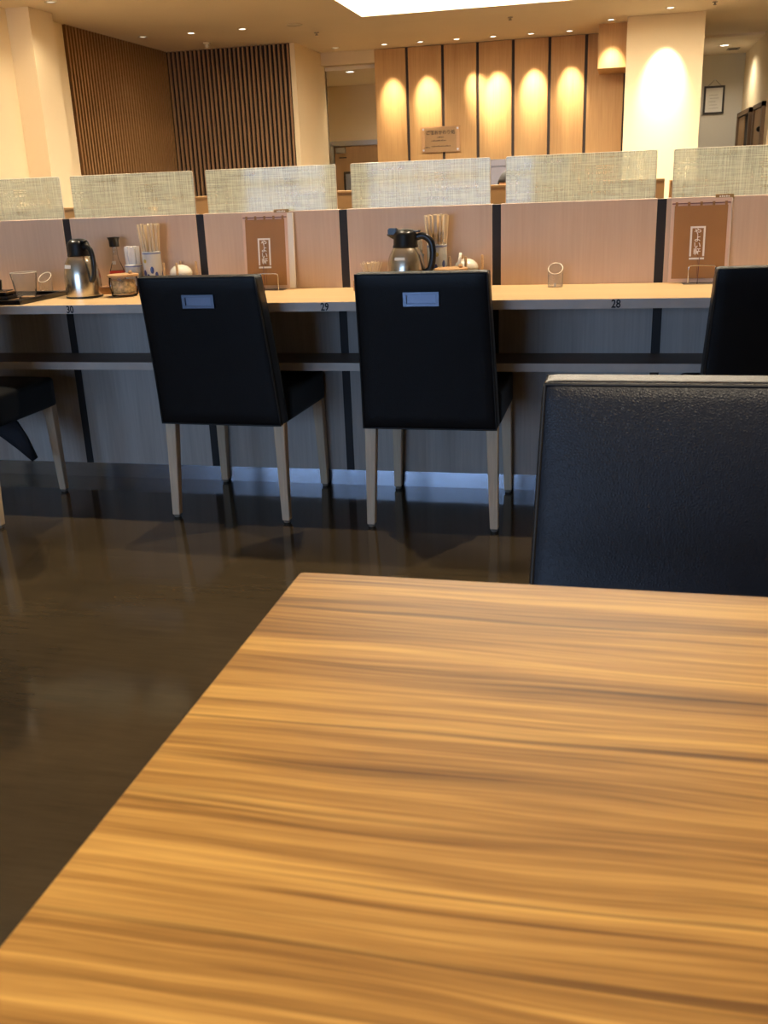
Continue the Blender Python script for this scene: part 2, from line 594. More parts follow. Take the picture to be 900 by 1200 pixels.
# corridor beyond
struct(box('wall_corridor_back', -4.6, -2.4, 15.3, 15.4, 0, 2.5, 'cream_wall'))
struct(box('wall_corridor_left', -4.6, -4.47, 13.35, 15.3, 0, 2.5, 'cream_wall'))
struct(box('wall_corridor_near', -4.6, -3.80, 13.30, 13.36, 0, 2.5, 'cream_wall'))
struct(box('wall_corridor_right', -2.5, -2.4, 13.3, 15.3, 0, 2.5, 'cream_wall'))
struct(box('ceiling_corridor', -4.6, -2.4, 13.3, 15.4, 2.5, 2.56, 'ceiling'))
# corridor door
d1 = struct(box('door_1', -4.27, -3.30, 15.25, 15.295, 0, 1.64, 'door_wood'))
boxes('door_frame', [(-4.33, -4.28, 15.23, 15.31, 0, 1.70), (-4.33, -3.24, 15.23, 15.31, 1.65, 1.72), (-3.29, -3.24, 15.23, 15.31, 0, 1.65)], 'satin_steel', d1)
box('door_closer', -4.24, -4.09, 15.19, 15.25, 1.545, 1.63, 'fixture_grey', d1, 0.008)
box('notice', -4.20, -4.08, 15.245, 15.25, 1.475, 1.49, 'ink_black', d1)
bm = rbox_bm(0.16, 0.012, 0.42, 0.011, 4)
bmesh.ops.translate(bm, verts=bm.verts, vec=(-3.98, 15.245, 0.86))
pf = new_obj('pane_frame', fin(bm, 'pane_frame'), 'frame_black', d1, smooth=True)
box('pane', -4.105, -3.855, 15.229, 15.233, 0.475, 1.245, 'door_glass', d1)

# panelled back wall
YW = 13.16
wp = struct(box('wall_back', -3.09, 0.9, YW, YW + 0.2, 0, H, 'dark_strip'))
xs = [-3.09, -2.672, -2.212, -1.770, -1.326, -0.880, -0.440, 0.03]
for i in range(7):
    a = xs[i] + (0.0 if i == 0 else 0.018); b_ = xs[i + 1] - 0.018
    box('wall_panel', a, b_, YW - 0.028, YW, 0, H - 0.005, 'panel_wood', wp, 0.003, 1)
# boxed soffit and pillar
struct(box('trim_1', -0.283, 0.03, 12.40, YW - 0.03, 2.237, H, 'panel_wood'))
struct(box('wall_pillar', 0.03, 0.845, 12.0, YW + 0.2, 0, H, 'cream_wall'))
# right corridor
struct(box('wall_passage_back', 0.7, 1.9, 16.1, 16.2, 0, 2.7, 'grey_wall'))
wpr = struct(box('wall_passage_right', 1.72, 1.85, 13.2, 16.2, 0, H, 'cream_wall'))
struct(box('wall_passage_left', 0.7, 0.845, YW + 0.2, 16.2, 0, H, 'grey_wall'))
struct(box('ceiling_passage', 0.7, 1.85, 14.1, 16.2, 2.672, 2.78, 'ceiling'))
struct(box('wall_front_right', 1.85, XR, 13.2, 13.4, 0, H, 'cream_wall'))
struct(box('wall_right', XR, XR + 0.2, YB, 13.4, 0, H, 'cream_wall'))
d2 = struct(box('door_2', 1.705, 1.719, 14.70, 16.0, 0, 1.80, 'opening_shade'))  # flat dark sheet, shade of the doorway opening put into its colour
boxes('door_frame', [(1.66, 1.72, 14.62, 14.70, 0, 1.86), (1.66, 1.72, 16.0, 16.08, 0, 1.86), (1.66, 1.72, 14.62, 16.08, 1.80, 1.86)], 'door_frame_wood', d2)
box('door_leaf', 1.685, 1.70, 15.35, 15.99, 0, 1.79, 'door_wood', d2)
d3 = struct(box('door_3', 1.70, 1.719, 13.56, 14.32, 0, 1.80, 'door_wood'))
boxes('door_frame', [(1.675, 1.72, 13.48, 13.55, 0, 1.86), (1.675, 1.72, 14.33, 14.38, 0, 1.86), (1.675, 1.72, 13.48, 14.38, 1.805, 1.86)], 'door_frame_wood', d3)
lathe('door_knob', [(0, 0), (0.03, 0), (0.035, 0.02), (0.02, 0.04), (0, 0.045)], 'black_plastic', d3, 12, (1.70, 13.72, 1.55), (0, -PI / 2, 0))

# window wall behind the camera
WINS = [(-4.2, -3.15), (-2.75, -0.85)]
wb = struct(boxes('wall_window', [(XL, -4.2, YB - 0.2, YB, 0, H), (-0.85, XR, YB - 0.2, YB, 0, H), (-3.15, -2.75, YB - 0.2, YB, 0, H),
     (-4.2, -3.15, YB - 0.2, YB, 0, 0.2), (-4.2, -3.15, YB - 0.2, YB, 2.1, H), (-2.75, -0.85, YB - 0.2, YB, 0, 0.2), (-2.75, -0.85, YB - 0.2, YB, 2.1, H)], 'cream_wall'))
for i, (xa, xb) in enumerate(WINS):
    wd = struct(boxes('window_%d' % (i + 1), [(xa, xa + 0.04, YB - 0.13, YB - 0.07, 0.2, 2.1), (xb - 0.04, xb, YB - 0.13, YB - 0.07, 0.2, 2.1),
        (xa, xb, YB - 0.13, YB - 0.07, 0.2, 0.24), (xa, xb, YB - 0.13, YB - 0.07, 2.06, 2.1), (xa, xb, YB - 0.13, YB - 0.07, 1.10, 1.15)], 'window_frame'))
    box('pane', xa + 0.04, xb - 0.04, YB - 0.102, YB - 0.098, 0.24, 2.06, 'window_glass', wd)

# ------------------------------------------------------------------ low partitions beyond the counter
def low_wall(x0, x1, y, z, label):
    t = thing('low_partition', label, 'partition', ((x0 + x1) / 2, y, 0))
    hw = (x1 - x0) / 2
    box('body', -hw, hw, 0, 0.09, 0, z - 0.015, 'tan_low_wall', t)
    box('cap', -hw, hw, -0.004, 0.094, z - 0.015, z, 'tan_low_wall', t, 0.002, 1)
low_wall(-2.84, 0.255, 6.0, 1.04, 'long tan low partition wall behind the glass screens')
low_wall(0.285, 2.2, 6.0, 1.03, 'tan low partition wall in front of the spotlit pillar, at far right')
low_wall(-4.6, -2.95, 6.05, 1.0, 'lower tan partition wall near the cream wall at far left')

# ------------------------------------------------------------------ ceiling fixtures
def downlight(x, y, label, power=0.0, target=None, size=50, blend=0.6, glow='lamp_glow', z=H, color=WARM, rad=0.02, group='recessed ceiling downlights', big=1.0):
    t = thing('downlight', label, 'downlight', (x, y, z), 0, group)
    lathe('trim_ring', [(0.036, 0.0), (0.055, 0.0), (0.056, -0.004), (0.050, -0.007), (0.038, -0.005), (0.034, -0.001), (0.036, 0.0)], 'fixture_white', t, 20).scale = (big, big, 1)
    lathe('lamp', [(0, -0.0015), (0.034, -0.0015), (0.034, -0.0005), (0, -0.0005)], glow, t, 16).scale = (big, big, 1)
    if power:
        ld = bpy.data.lights.new('downlight_beam', 'SPOT')
        ld.energy = power; ld.color = color
        ld.spot_size = math.radians(size); ld.spot_blend = blend
        ld.shadow_soft_size = rad
        lo = bpy.data.objects.new('downlight_beam', ld)
        COL.objects.link(lo); lo.parent = t
        lo.location = (0, 0, -0.03)
        if target:
            d = Vector(target) - Vector((x, y, z - 0.03))
            lo.rotation_euler = d.to_track_quat('-Z', 'Y').to_euler()
    return t

for i, (x, k) in enumerate(zip([-2.87, -2.42, -1.97, -1.53, -1.08, -0.63], [1, 1.2, 1.0, 1.5, 1.5, 1.2])):
    tx = x + (0.25 if i == 2 else 0.02)
    downlight(x, 12.76, 'recessed downlight over wall panel number %s of the lit panels, counted from the corridor' % ['one', 'two', 'three', 'four', 'five', 'six'][i],
              P_WASH * k, (tx, YW, 2.04), 36, 1.0)
downlight(-0.15, 12.12, 'recessed downlight in front of the boxed soffit beside the pillar', P_WASH * 0.7, (-0.13, 12.4, 2.2), 46, 1.0)
downlight(0.46, 11.6, 'recessed downlight in front of the cream pillar', P_PILLAR, (0.44, 12.0, 2.03), 44, 1.0)
downlight(-3.49, 12.75, 'recessed downlight above the corridor opening', 3.0, None, 44, 0.8, 'lamp_dim')
for i, x in enumerate([-5.14, -4.57, -3.98]):
    downlight(x, 10.81, ['small downlight nearest the side slat wall', 'middle downlight of the three before the dark slat wall', 'downlight before the dark slat wall nearest the corridor'][i],
              P_DIM if i else 8.0, None, 90, 0.8, 'lamp_glow' if i else 'lamp_dim')
downlight(-4.93, 8.6, 'downlight beside the cream pilaster at top left', P_DIM * 0.5, None, 120, 1.0, 'lamp_dim')
downlight(-3.52, 13.53, 'bright round downlight in the corridor ceiling', 22, None, 110, 0.9, z=2.5, big=1.5)
downlight(-2.85, 14.4, 'added unseen lamp deep in the corridor, behind the panelled wall', 55, None, 150, 0.8, z=2.5)  # added lamp, hidden from view, to brighten the corridor
downlight(1.32, 15.0, 'bright downlight in the side passage ceiling', 52, None, 150, 0.8, z=2.672, color=(1, 0.88, 0.70), big=1.6)
# overhead row above the counter and above the near tables (above the picture)
for x, q in zip((-2.9, -1.35, 0.1, 1.6), ('left end', 'stretch before the left chair', 'stretch by the lone bill holder', 'right end')):
    downlight(x, 3.32, 'overhead downlight above the %s of the dining counter' % q, P_ROOM, None, 100, 0.7, rad=0.03, group='overhead room downlights')
for x, q in zip((-1.9, 0.25, 2.2), ('aisle left of the near table', 'near teak-grain table', 'floor right of the near table')):
    downlight(x, 0.15, 'overhead downlight above the %s' % q, P_ROOM, None, 100, 0.7, rad=0.04, group='overhead room downlights')
for x, q in zip((-4.2, -2.2, 0.2, 2.4), ('lower partition at far left', 'left part of the long low partition', 'right end of the long low partition', 'right-hand low partition')):  # added lamps out of view, for more bounce light in the room
    downlight(x, 5.6, 'added unseen overhead lamp in front of the %s' % q, P_ROOM, None, 110, 0.7, rad=0.04, group='overhead room downlights')
downlight(-4.9, 6.6, 'added unseen overhead lamp washing the cream side wall', P_ROOM * 1.0, (-5.45, 8.3, 0.9), 110, 1.0, rad=0.10, group='overhead room downlights')  # added unseen wash lamp, to light the cream wall evenly

t = thing('ceiling_speaker', 'round white speaker grille flush in the ceiling', 'speaker', (-3.396, 10.81, H))
lathe('rim', [(0.07, 0), (0.085, 0), (0.086, -0.006), (0.078, -0.008), (0.07, -0.006)], 'fixture_white', t, 24)
lathe('grille', [(0, -0.003), (0.07, -0.003), (0.07, -0.001), (0, -0.001)], 'fixture_white', t, 24)
for (x, y), lb in zip([(-3.339, 11.434), (-1.185, 11.409), (0.887, 11.441)],
        ['tiny sprinkler head beside the round ceiling speaker', 'tiny sprinkler head between light panel and wall panels', 'tiny sprinkler head near the top of the pillar']):
    t = thing('sprinkler_head', lb, 'sprinkler', (x, y, H), 0, 'ceiling sprinkler heads')
    lathe('flange', [(0, 0), (0.028, 0), (0.026, -0.006), (0.012, -0.008), (0, -0.008)], 'fixture_grey', t, 14)
    lathe('nozzle', [(0.008, -0.006), (0.009, -0.022), (0.018, -0.026), (0.018, -0.029), (0, -0.029)], 'fixture_grey', t, 12)
t = thing('heat_detector', 'small white detector on the ceiling before the dark slats', 'detector', (-4.707, 11.56, H))
lathe('base', [(0, 0), (0.045, 0), (0.045, -0.012), (0.03, -0.018), (0, -0.018)], 'fixture_white', t, 16)
lathe('sensor', [(0.024, -0.016), (0.024, -0.05), (0.018, -0.058), (0, -0.06)], 'fixture_white', t, 14)
t = thing('ceiling_vent', 'small slotted vent beside the passage downlight', 'vent', (1.48, 15.45, 2.672))
boxes('frame', [(-0.08, 0.08, -0.1, -0.08, -0.01, 0), (-0.08, 0.08, 0.08, 0.1, -0.01, 0), (-0.08, -0.06, -0.08, 0.08, -0.01, 0), (0.06, 0.08, -0.08, 0.08, -0.01, 0)], 'fixture_grey', t)
for k in range(5):
    box('slat', -0.06, 0.06, -0.075 + k * 0.032, -0.06 + k * 0.032, -0.008, -0.002, 'frame_black', t)

# ------------------------------------------------------------------ framed certificate
t = thing('framed_certificate', 'black framed certificate hanging by a string on the passage wall', 'picture frame', (1.32, 16.1, 1.87))
fw_, fh_ = 0.146, 0.385
boxes('frame', [(-fw_, -fw_ + 0.028, -0.025, 0, 0, fh_), (fw_ - 0.028, fw_, -0.025, 0, 0, fh_), (-fw_ + 0.028, fw_ - 0.028, -0.025, 0, 0, 0.028), (-fw_ + 0.028, fw_ - 0.028, -0.025, 0, fh_ - 0.028, fh_)], 'frame_black', t)
box('paper', -fw_ + 0.02, fw_ - 0.02, -0.012, -0.002, 0.02, fh_ - 0.02, 'paper', t)
for k in range(5):
    box('text_line', -0.07 + 0.01 * (k % 2), 0.07 - 0.02 * (k % 3), -0.0135, -0.012, 0.08 + k * 0.045, 0.084 + k * 0.045, 'fixture_grey', t)
tube('string', [(-0.09, -0.01, fh_), (0.0, -0.014, fh_ + 0.085), (0.09, -0.01, fh_)], 0.0035, 'frame_black', t, 6)
lathe('hook', [(0, 0), (0.01, 0), (0.01, 0.02), (0, 0.02)], 'satin_steel', t, 8, (0, -0.0, fh_ + 0.08), (PI / 2, 0, 0))

# ------------------------------------------------------------------ sign on the panel wall
t = thing('wall_sign', 'clear and tan acrylic sign plate for rice refills on the lit panels', 'sign', (-2.245, YW - 0.028, 1.435))
box('plate', -0.25, 0.25, -0.045, -0.035, 0, 0.31, 'sign_plate', t, 0.002, 1)
box('cover', -0.205, 0.205, -0.056, -0.050, 0.005, 0.305, 'clear_glass', t)
for x in (-0.222, 0.222):
    for z in (0.03, 0.28):
        lathe('standoff', [(0, 0), (0.009, 0), (0.009, 0.05), (0.012, 0.051), (0.012, 0.058), (0, 0.058)], 'satin_steel', t, 12, (x, 0.0, z), (PI / 2, 0, 0))
text('lettering', 'ご飯おかわり処', 0.054, 'sign_text', t, (0, -0.047, 0.235), bold=0.0012)
for z_, x_, n_ in ((0.180, -0.045, 5), (0.140, -0.12, 11), (0.072, -0.12, 14), (0.062, -0.21, 4)):
    boxes('small_print', [(x_ + k * 0.018, x_ + k * 0.018 + 0.010 + 0.004 * (k % 2), -0.0462, -0.045, z_ - 0.006, z_ + 0.004 + 0.003 * (k % 3)) for k in range(n_)], 'sign_text', t)

# ------------------------------------------------------------------ rice refill machine under the panels
t = thing('rice_dispenser', 'grey steel rice dispenser below the lit wall panels', 'dispenser', (-1.15, 12.6, 0))
box('cabinet', -0.62, 0.62, -0.25, 0.5, 0.02, 0.86, 'door_wood', t, 0.004, 1)
box('counter', -0.66, 0.66, -0.29, 0.52, 0.86, 0.89, 'machine_steel', t, 0.004, 1)
box('body', -0.55, 0.55, -0.05, 0.45, 0.89, 1.31, 'machine_steel', t, 0.012)
bd = box('front_panel', -0.53, 0.53, -0.062, -0.05, 0.93, 1.22, 'machine_panel', t, 0.003, 1)
box('hood', -0.54, 0.54, -0.085, -0.05, 1.23, 1.305, 'machine_panel', t, 0.006)

# ================================================================== LONG COUNTER WITH PARTITION
YF, YK, YP = 2.985, 3.355, 3.416
ZC = 0.72
S0, SP, PW = -2.017, 0.5395, 0.0297
posts = [S0 + i * SP for i in range(-2, 7)]
CXA, CXB = posts[0] - 0.02, posts[-1] + 0.02
ct = thing('dining_counter', 'long pale wood dining counter with a raised centre partition', 'counter', (0, YP, 0))
def L(y): return y - YP
tt = box('tabletop', CXA, CXB, L(YF + 0.0015), L(YF + 0.90), ZC - 0.030, ZC, 'counter_wood', ct, 0.0012, 1)
box('edge_band', CXA, CXB, L(YF), L(YF + 0.002), ZC - 0.0295, ZC - 0.0012, 'counter_edge', tt)
for s, x in (('30', -1.792), ('29', -0.894), ('28', 0.006)):
    text('number', s, 0.034, 'ink_black', tt, (x, L(YF - 0.0005), ZC - 0.0165), sx=0.8, bold=0.0007)
sh = box('shelf', CXA, CXB, L(3.1565), L(YK), 0.495 - 0.0273, 0.495, 'under_shelf', ct)
box('shelf_edge', CXA, CXB, L(3.155), L(3.1565), 0.4677, 0.495, 'counter_edge', sh)
box('kick_plate', CXA, CXB, L(YK - 0.003), L(YK + 0.02), 0, 0.057, 'kick_steel', ct)
box('core', CXA, CXB, L(YK + 0.02), L(YK + 0.10), 0.0, ZC - 0.03, 'dark_post', ct)
for i, x in enumerate(posts):
    box('lower_post', x - PW / 2, x + PW / 2, L(YK - 0.001), L(YK + 0.02), 0.057, ZC - 0.03, 'dark_post', ct)
    box('upper_post', x - PW / 2, x + PW / 2, L(YP + 0.003), L(YP + 0.033), ZC, 0.987, 'dark_post', ct)
    if i:
        a, b_ = posts[i - 1] + PW / 2, x - PW / 2
        box('front_panel', a, b_, L(YK), L(YK + 0.02), 0.057, ZC - 0.03, 'front_panel_laminate', ct)
        box('partition_panel', a, b_, L(YP), L(YP + 0.036), ZC, 0.989, 'partition_wood', ct, 0.0012, 1)

# glass screens
gxs = [(-2.536, -2.030, 'linen-pattern frosted glass screen at the far left, before the cream pilaster'),
       (-1.985, -1.497, 'linen-pattern frosted glass screen above the jug and the soy sauce bottle'),
       (-1.446, -0.962, 'linen-pattern frosted glass screen above the menu beside number 29'),
       (-0.906, -0.422, 'linen-pattern frosted glass screen above the jug beside the spread toothpicks'),
       (-0.368, 0.118, 'linen-pattern frosted glass screen above the lone clear bill holder'),
       (0.172, 0.660, 'linen-pattern frosted glass screen above the menu at the right, before the passage')]
for x0, x1, lb in gxs:
    t = thing('glass_screen', lb, 'screen', ((x0 + x1) / 2, YP + 0.018, 0.989), 0, 'linen glass screens on the counter partition')
    hw = (x1 - x0) / 2
    hh = 0.148; rr_ = 0.005
    out = []
    for cx_, cz_, a0 in ((hw - rr_, rr_ * 0.3, -90), (hw - rr_, hh - rr_, 0), (-hw + rr_, hh - rr_, 90), (-hw + rr_, rr_ * 0.3, 180)):
        for k in range(6):
            a = math.radians(a0 + 90 * k / 5)
            rz_ = rr_ if cz_ > 0.05 else rr_ * 0.3
            out.append((cx_ + rr_ * math.cos(a), cz_ + rz_ * math.sin(a)))
    bm = bmesh.new()
    fr_ = [bm.verts.new((x, -0.003, z)) for x, z in out]
    bk_ = [bm.verts.new((x, 0.003, z)) for x, z in out]
    bm.faces.new(fr_); bm.faces.new(bk_[::-1])
    for i in range(len(out)):
        j = (i + 1) % len(out)
        bm.faces.new((fr_[i], bk_[i], bk_[j], fr_[j]))
    new_obj('pane', fin(bm, 'pane'), 'linen_glass', t)
    tube('edge', [(x, 0, z) for x, z in out], 0.0016, 'rim_acrylic', t, 6, True)

# ================================================================== CHAIRS
def chair_parts(t, mat, pipe='piping_dark', n=8, fine=False):
    """local frame: faces +Y; rear feet at y=0; floor z=0"""
    W = 0.215
    z0, z1 = 0.333, 0.822
    hz = (z1 - z0) / 2
    def warp(x, y, z):
        v = (z + hz) / (2 * hz)            # 0 bottom .. 1 top
        th = 0.036 - 0.008 * v
        wx = W - 0.017 * v
        yy = y / 0.036 * th
        bl = max(0, 1 - (x / W) ** 4) * max(0, 1 - (z / hz) ** 4)
        yy += 0.010 * bl * (1 if y > 0.02 else (-0.35 if y < -0.02 else 0))
        lean = -0.095 * v ** 1.25
        return (x / W * wx, yy + 0.034 + lean - 0.018, z + z0 + hz)
    bk = new_obj('backrest', fin(rbox_bm(W, 0.036, hz, 0.012, 14 if fine else 9, warp), 'backrest'), mat, t, smooth=True)
    for sy in (-1, 1):
        pts = []
        k = 10
        wx_, hz_ = W - 0.004, hz - 0.004
        for i in range(k): pts.append((-wx_ + 2 * wx_ * i / k, hz_))
        for i in range(k): pts.append((wx_, hz_ - 2 * hz_ * i / k))
        for i in range(k): pts.append((wx_ - 2 * wx_ * i / k, -hz_))
        for i in range(k): pts.append((-wx_, -hz_ + 2 * hz_ * i / k))
        tube('piping', [warp(x, sy * 0.034, z) for x, z in pts], 0.0028, pipe, bk, 6, True)
    # metal pull on the rear face
    def rear(z):
        v = (z - z0) / (2 * hz)
        return 0.034 - 0.095 * v ** 1.25 - 0.018 - (0.036 - 0.008 * v) - 0.0035
    zc = 0.745
    tilt = math.atan2(rear(zc + 0.02) - rear(zc - 0.02), 0.04)
    bm = bmesh.new()
    w2, h2 = 0.053, 0.0205
    for q in ((-w2, w2, -0.005, 0.006, h2 - 0.008, h2), (-w2, w2, -0.005, 0.006, -h2, -h2 + 0.008), (-w2, -w2 + 0.010, -0.005, 0.006, -h2 + 0.008, h2 - 0.008), (w2 - 0.010, w2, -0.005, 0.006, -h2 + 0.008, h2 - 0.008)):
        add_box(bm, *q)
    pu = new_obj('pull_handle', fin(bm, 'pull_handle'), 'pull_steel', bk, (0, rear(zc) - 0.002, zc), (-tilt * 0.25, 0, 0))
    bm = bmesh.new()
    add_box(bm, -w2 + 0.010, w2 - 0.010, 0.0005, 0.006, -h2 + 0.008, h2 - 0.008)
    pu2 = new_obj('pull_recess', fin(bm, 'pull_recess'), 'pull_inset', bk, (0, rear(zc) - 0.002, zc), (-tilt * 0.25, 0, 0))
    # seat
    def swarp(x, y, z):
        v = (y + 0.19) / 0.38
        zz = z
        if z > 0.03: zz += 0.010 * max(0, 1 - (x / W) ** 4) * max(0, 1 - (y / 0.19) ** 4)
        return (x, y + 0.245, zz + 0.387 - 0.002 * v)
    new_obj('seat', fin(rbox_bm(W + 0.002, 0.19, 0.054, 0.014, 9, swarp), 'seat'), mat, t, smooth=True)
    # legs
    for sx in (-1, 1):
        for fr in (0, 1):
            bm = bmesh.new()
            yt = 0.022 if fr == 0 else 0.415
            yb = 0.0 if fr == 0 else 0.418
            top, bot = 0.0185, 0.0130
            xt, xb = sx * (W - 0.021), sx * (W - 0.013)
            vs = []
            for z, cx_, cy_, h_ in ((0.0095, xb, yb, bot), (0.34, xt, yt, top)):
                vs += [bm.verts.new((cx_ + a * h_, cy_ + b2 * h_, z)) for a, b2 in ((-1, -1), (1, -1), (1, 1), (-1, 1))]
            bm.faces.new(vs[:4][::-1]); bm.faces.new(vs[4:])
            for i in range(4):
                j = (i + 1) % 4
                bm.faces.new((vs[i], vs[j], vs[4 + j], vs[4 + i]))
            bmesh.ops.bevel(bm, geom=list(bm.edges), offset=0.0022, segments=1, affect='EDGES')
            lg = new_obj('leg', fin(bm, 'leg'), 'leg_wood', t)
            lathe('foot_glide', [(0, 0), (0.010, 0), (0.012, 0.004), (0.012, 0.011), (0, 0.011)], 'foot_glide', lg, 10, (xb, yb, 0))

c0 = thing('dining_chair', 'black leather dining chair in the middle, before the jug, with blue-grey metal pull', 'chair', (-0.548, 2.905, 0), 0.0, 'black leather dining chairs')
chair_parts(c0, 'black_leather')
for x, y, a, lb in [(-1.247, 2.915, -0.030, 'black leather dining chair left of number 29, with a steel pull on its back'),
                    (-2.225, 2.735, 0.0, 'black dining chair at the left edge, with a dark garment hanging from its seat'),
                    (0.458, 2.885, 0.05, 'black leather dining chair at the right edge, behind the navy chair')]:
    c = copy_tree(c0)
    c.location = (x, y, 0); c.rotation_euler = (0, 0, a)
    c['label'] = lb
# chair across the near table
cn = thing('dining_chair', 'navy leather dining chair across the near table, with piped top edge', 'chair', (0.113, 1.165, 0), PI - 0.01, 'black leather dining chairs')
chair_parts(cn, 'navy_leather', 'piping_dark', fine=True)

# garment hanging under left chair
bm = bmesh.new()
prof = [(-0.34, 0.36), (-0.25, 0.352), (-0.155, 0.337), (-0.095, 0.305), (-0.065, 0.250), (-0.047, 0.170)]
prof2 = [(-0.36, 0.30), (-0.30, 0.295), (-0.23, 0.285), (-0.165, 0.245), (-0.11, 0.20), (-0.062, 0.155)]
ga = [[], [], [], []]
for (x, z), (x2, z2) in zip(prof, prof2):
    for k in range(5):
        tq = k / 4
        X = x + (x2 - x) * tq; Z = z + (z2 - z) * tq
        yy = 0.012 * math.sin(tq * 7 + x * 20)
        ga[0].append(bm.verts.new((X, yy - 0.004, Z)))
        ga[1].append(bm.verts.new((X, yy + 0.006, Z)))
for i in range(5):
    for k in range(4):
        a = i * 5 + k
        bm.faces.new([ga[0][q] for q in (a, a + 1, a + 6, a + 5)])
        bm.faces.new([ga[1][q] for q in (a, a + 5, a + 6, a + 1)])
for seq in ([k for k in range(5)], [25 + k for k in range(5)], [i * 5 for i in range(6)], [i * 5 + 4 for i in range(6)]):
    for a, b_ in zip(seq, seq[1:]):
        bm.faces.new((ga[0][a], ga[0][b_], ga[1][b_], ga[1][a]))
g = new_obj('garment', fin(bm, 'garment'), 'jacket_dark', None, (-1.985, 3.02, 0), smooth=True)
tag(g, 'dark cloth garment tail hanging below the leftmost chair seat', 'garment')

# ================================================================== NEAR TABLE
tn = thing('dining_table', 'near dining table with a golden teak-grain top', 'table', (0.32, 0.45, 0))
bm = bmesh.new()
def rrect(hx, hy, r, n=5):
    out = []
    for cx_, cy_, a0 in ((hx - r, -hy + r, -90), (hx - r, hy - r, 0), (-hx + r, hy - r, 90), (-hx + r, -hy + r, 180)):
        for k in range(n + 1):
            a = math.radians(a0 + 90 * k / n)
            out.append((cx_ + r * math.cos(a), cy_ + r * math.sin(a)))
    return out
rings = [[bm.verts.new((x, y, z)) for x, y in rrect(0.6 - ins, 0.355 - ins, 0.006 - ins)] for ins, z in ((0.001, 0.69), (0.0, 0.691), (0.0, 0.7188), (0.0012, 0.72))]
bm.faces.new(rings[0][::-1]); bm.faces.new(rings[-1])
for a, b_ in zip(rings, rings[1:]):
    for i in range(len(a)):
        j = (i + 1) % len(a)
        bm.faces.new((a[i], a[j], b_[j], b_[i]))
new_obj('tabletop', fin(bm, 'tabletop'), 'teak_laminate', tn)
for sx in (-0.33, 0.33):
    box('column', sx - 0.03, sx + 0.03, -0.03, 0.03, 0.02, 0.69, 'black_plastic', tn, 0.004, 1)
    boxes('foot', [(sx - 0.03, sx + 0.03, -0.27, 0.27, 0.0, 0.025)], 'black_plastic', tn)
    boxes('bracket', [(sx - 0.025, sx + 0.025, -0.25, 0.25, 0.665, 0.69)], 'black_plastic', tn)

# ================================================================== TABLEWARE
# vacuum jugs
def jug(loc, rz, label, flip=1.0):
    t = thing('vacuum_jug', label, 'jug', loc, rz, 'stainless vacuum jugs')
    lathe('body', [(0, 0), (0.058, 0), (0.063, 0.004), (0.064, 0.012), (0.0645, 0.05), (0.063, 0.085), (0.056, 0.118), (0.046, 0.138), (0.040, 0.146), (0, 0.147)], 'brushed_steel', t, 36)
    lathe('base_ring', [(0.0, 0.0), (0.062, -0.0), (0.0655, 0.002), (0.0655, 0.006), (0.063, 0.007)], 'black_plastic', t, 36)
    cp = lathe('collar', [(0.041, 0.143), (0.043, 0.147), (0.040, 0.155), (0.0385, 0.185), (0.036, 0.192), (0.026, 0.201), (0.010, 0.204), (0, 0.204)], 'black_plastic', t, 32)
    # spout
    bm = bmesh.new()
    vs = []
    for y, hw, zt, zb in ((-0.030, 0.022, 0.186, 0.168), (-0.050, 0.013, 0.187, 0.178), (-0.060, 0.008, 0.189, 0.184)):
        vs.append([bm.verts.new(p) for p in ((-hw, y, zt), (hw, y, zt), (hw * 0.6, y, zb), (-hw * 0.6, y, zb))])
    for a, b_ in zip(vs, vs[1:]):
        for i in range(4):
            bm.faces.new((a[i], a[(i + 1) % 4], b_[(i + 1) % 4], b_[i]))
    bm.faces.new(vs[0]); bm.faces.new(vs[-1][::-1])
    new_obj('spout', fin(bm, 'spout'), 'black_plastic', cp)
    # handle (on +Y)
    tube('handle', bez([(0, 0.036, 0.176), (0, 0.062, 0.180), (0, 0.086, 0.160), (0, 0.092, 0.120), (0, 0.084, 0.078), (0, 0.066, 0.062)], 6), 0.0075, 'black_plastic', t, 10, flat=1.5)
    box('thumb_lever', -0.010, 0.010, 0.022, 0.052, 0.193, 0.199, 'black_plastic', cp, 0.002, 1)
    return t
j1 = jug((-1.868, 3.225, ZC), math.radians(-122), 'stainless vacuum jug with a white sticker beside the tray, left end of counter')
# sticker
def patch(name, R, z0, z1, a0, a1, mat, parent, n=6, off=0.0006, R1=None):
    R1 = R if R1 is None else R1
    bm = bmesh.new()
    va, vb = [], []
    for i in range(n + 1):
        a = a0 + (a1 - a0) * i / n
        va.append((bm.verts.new((R * math.cos(a), R * math.sin(a), z0)), bm.verts.new(((R + off) * math.cos(a), (R + off) * math.sin(a), z0))))
        vb.append((bm.verts.new((R1 * math.cos(a), R1 * math.sin(a), z1)), bm.verts.new(((R1 + off) * math.cos(a), (R1 + off) * math.sin(a), z1))))
    for i in range(n):
        bm.faces.new((va[i][1], va[i + 1][1], vb[i + 1][1], vb[i][1]))
        bm.faces.new((va[i][0], vb[i][0], vb[i + 1][0], va[i + 1][0]))
        bm.faces.new((vb[i][0], vb[i][1], vb[i + 1][1], vb[i + 1][0]))
        bm.faces.new((va[i][0], va[i + 1][0], va[i + 1][1], va[i][1]))
    bm.faces.new((va[0][0], va[0][1], vb[0][1], vb[0][0])); bm.faces.new((va[n][1], va[n][0], vb[n][0], vb[n][1]))
    return new_obj(name, fin(bm, name), mat, parent)
patch('sticker', 0.0580, 0.105, 0.117, math.radians(-12), math.radians(24), 'white_sticker', j1, 6, 0.0016, 0.0555)
j2 = jug((-0.682, 3.25, ZC), math.radians(-90), 'stainless vacuum jug with its black cap lever raised, behind the middle chair')
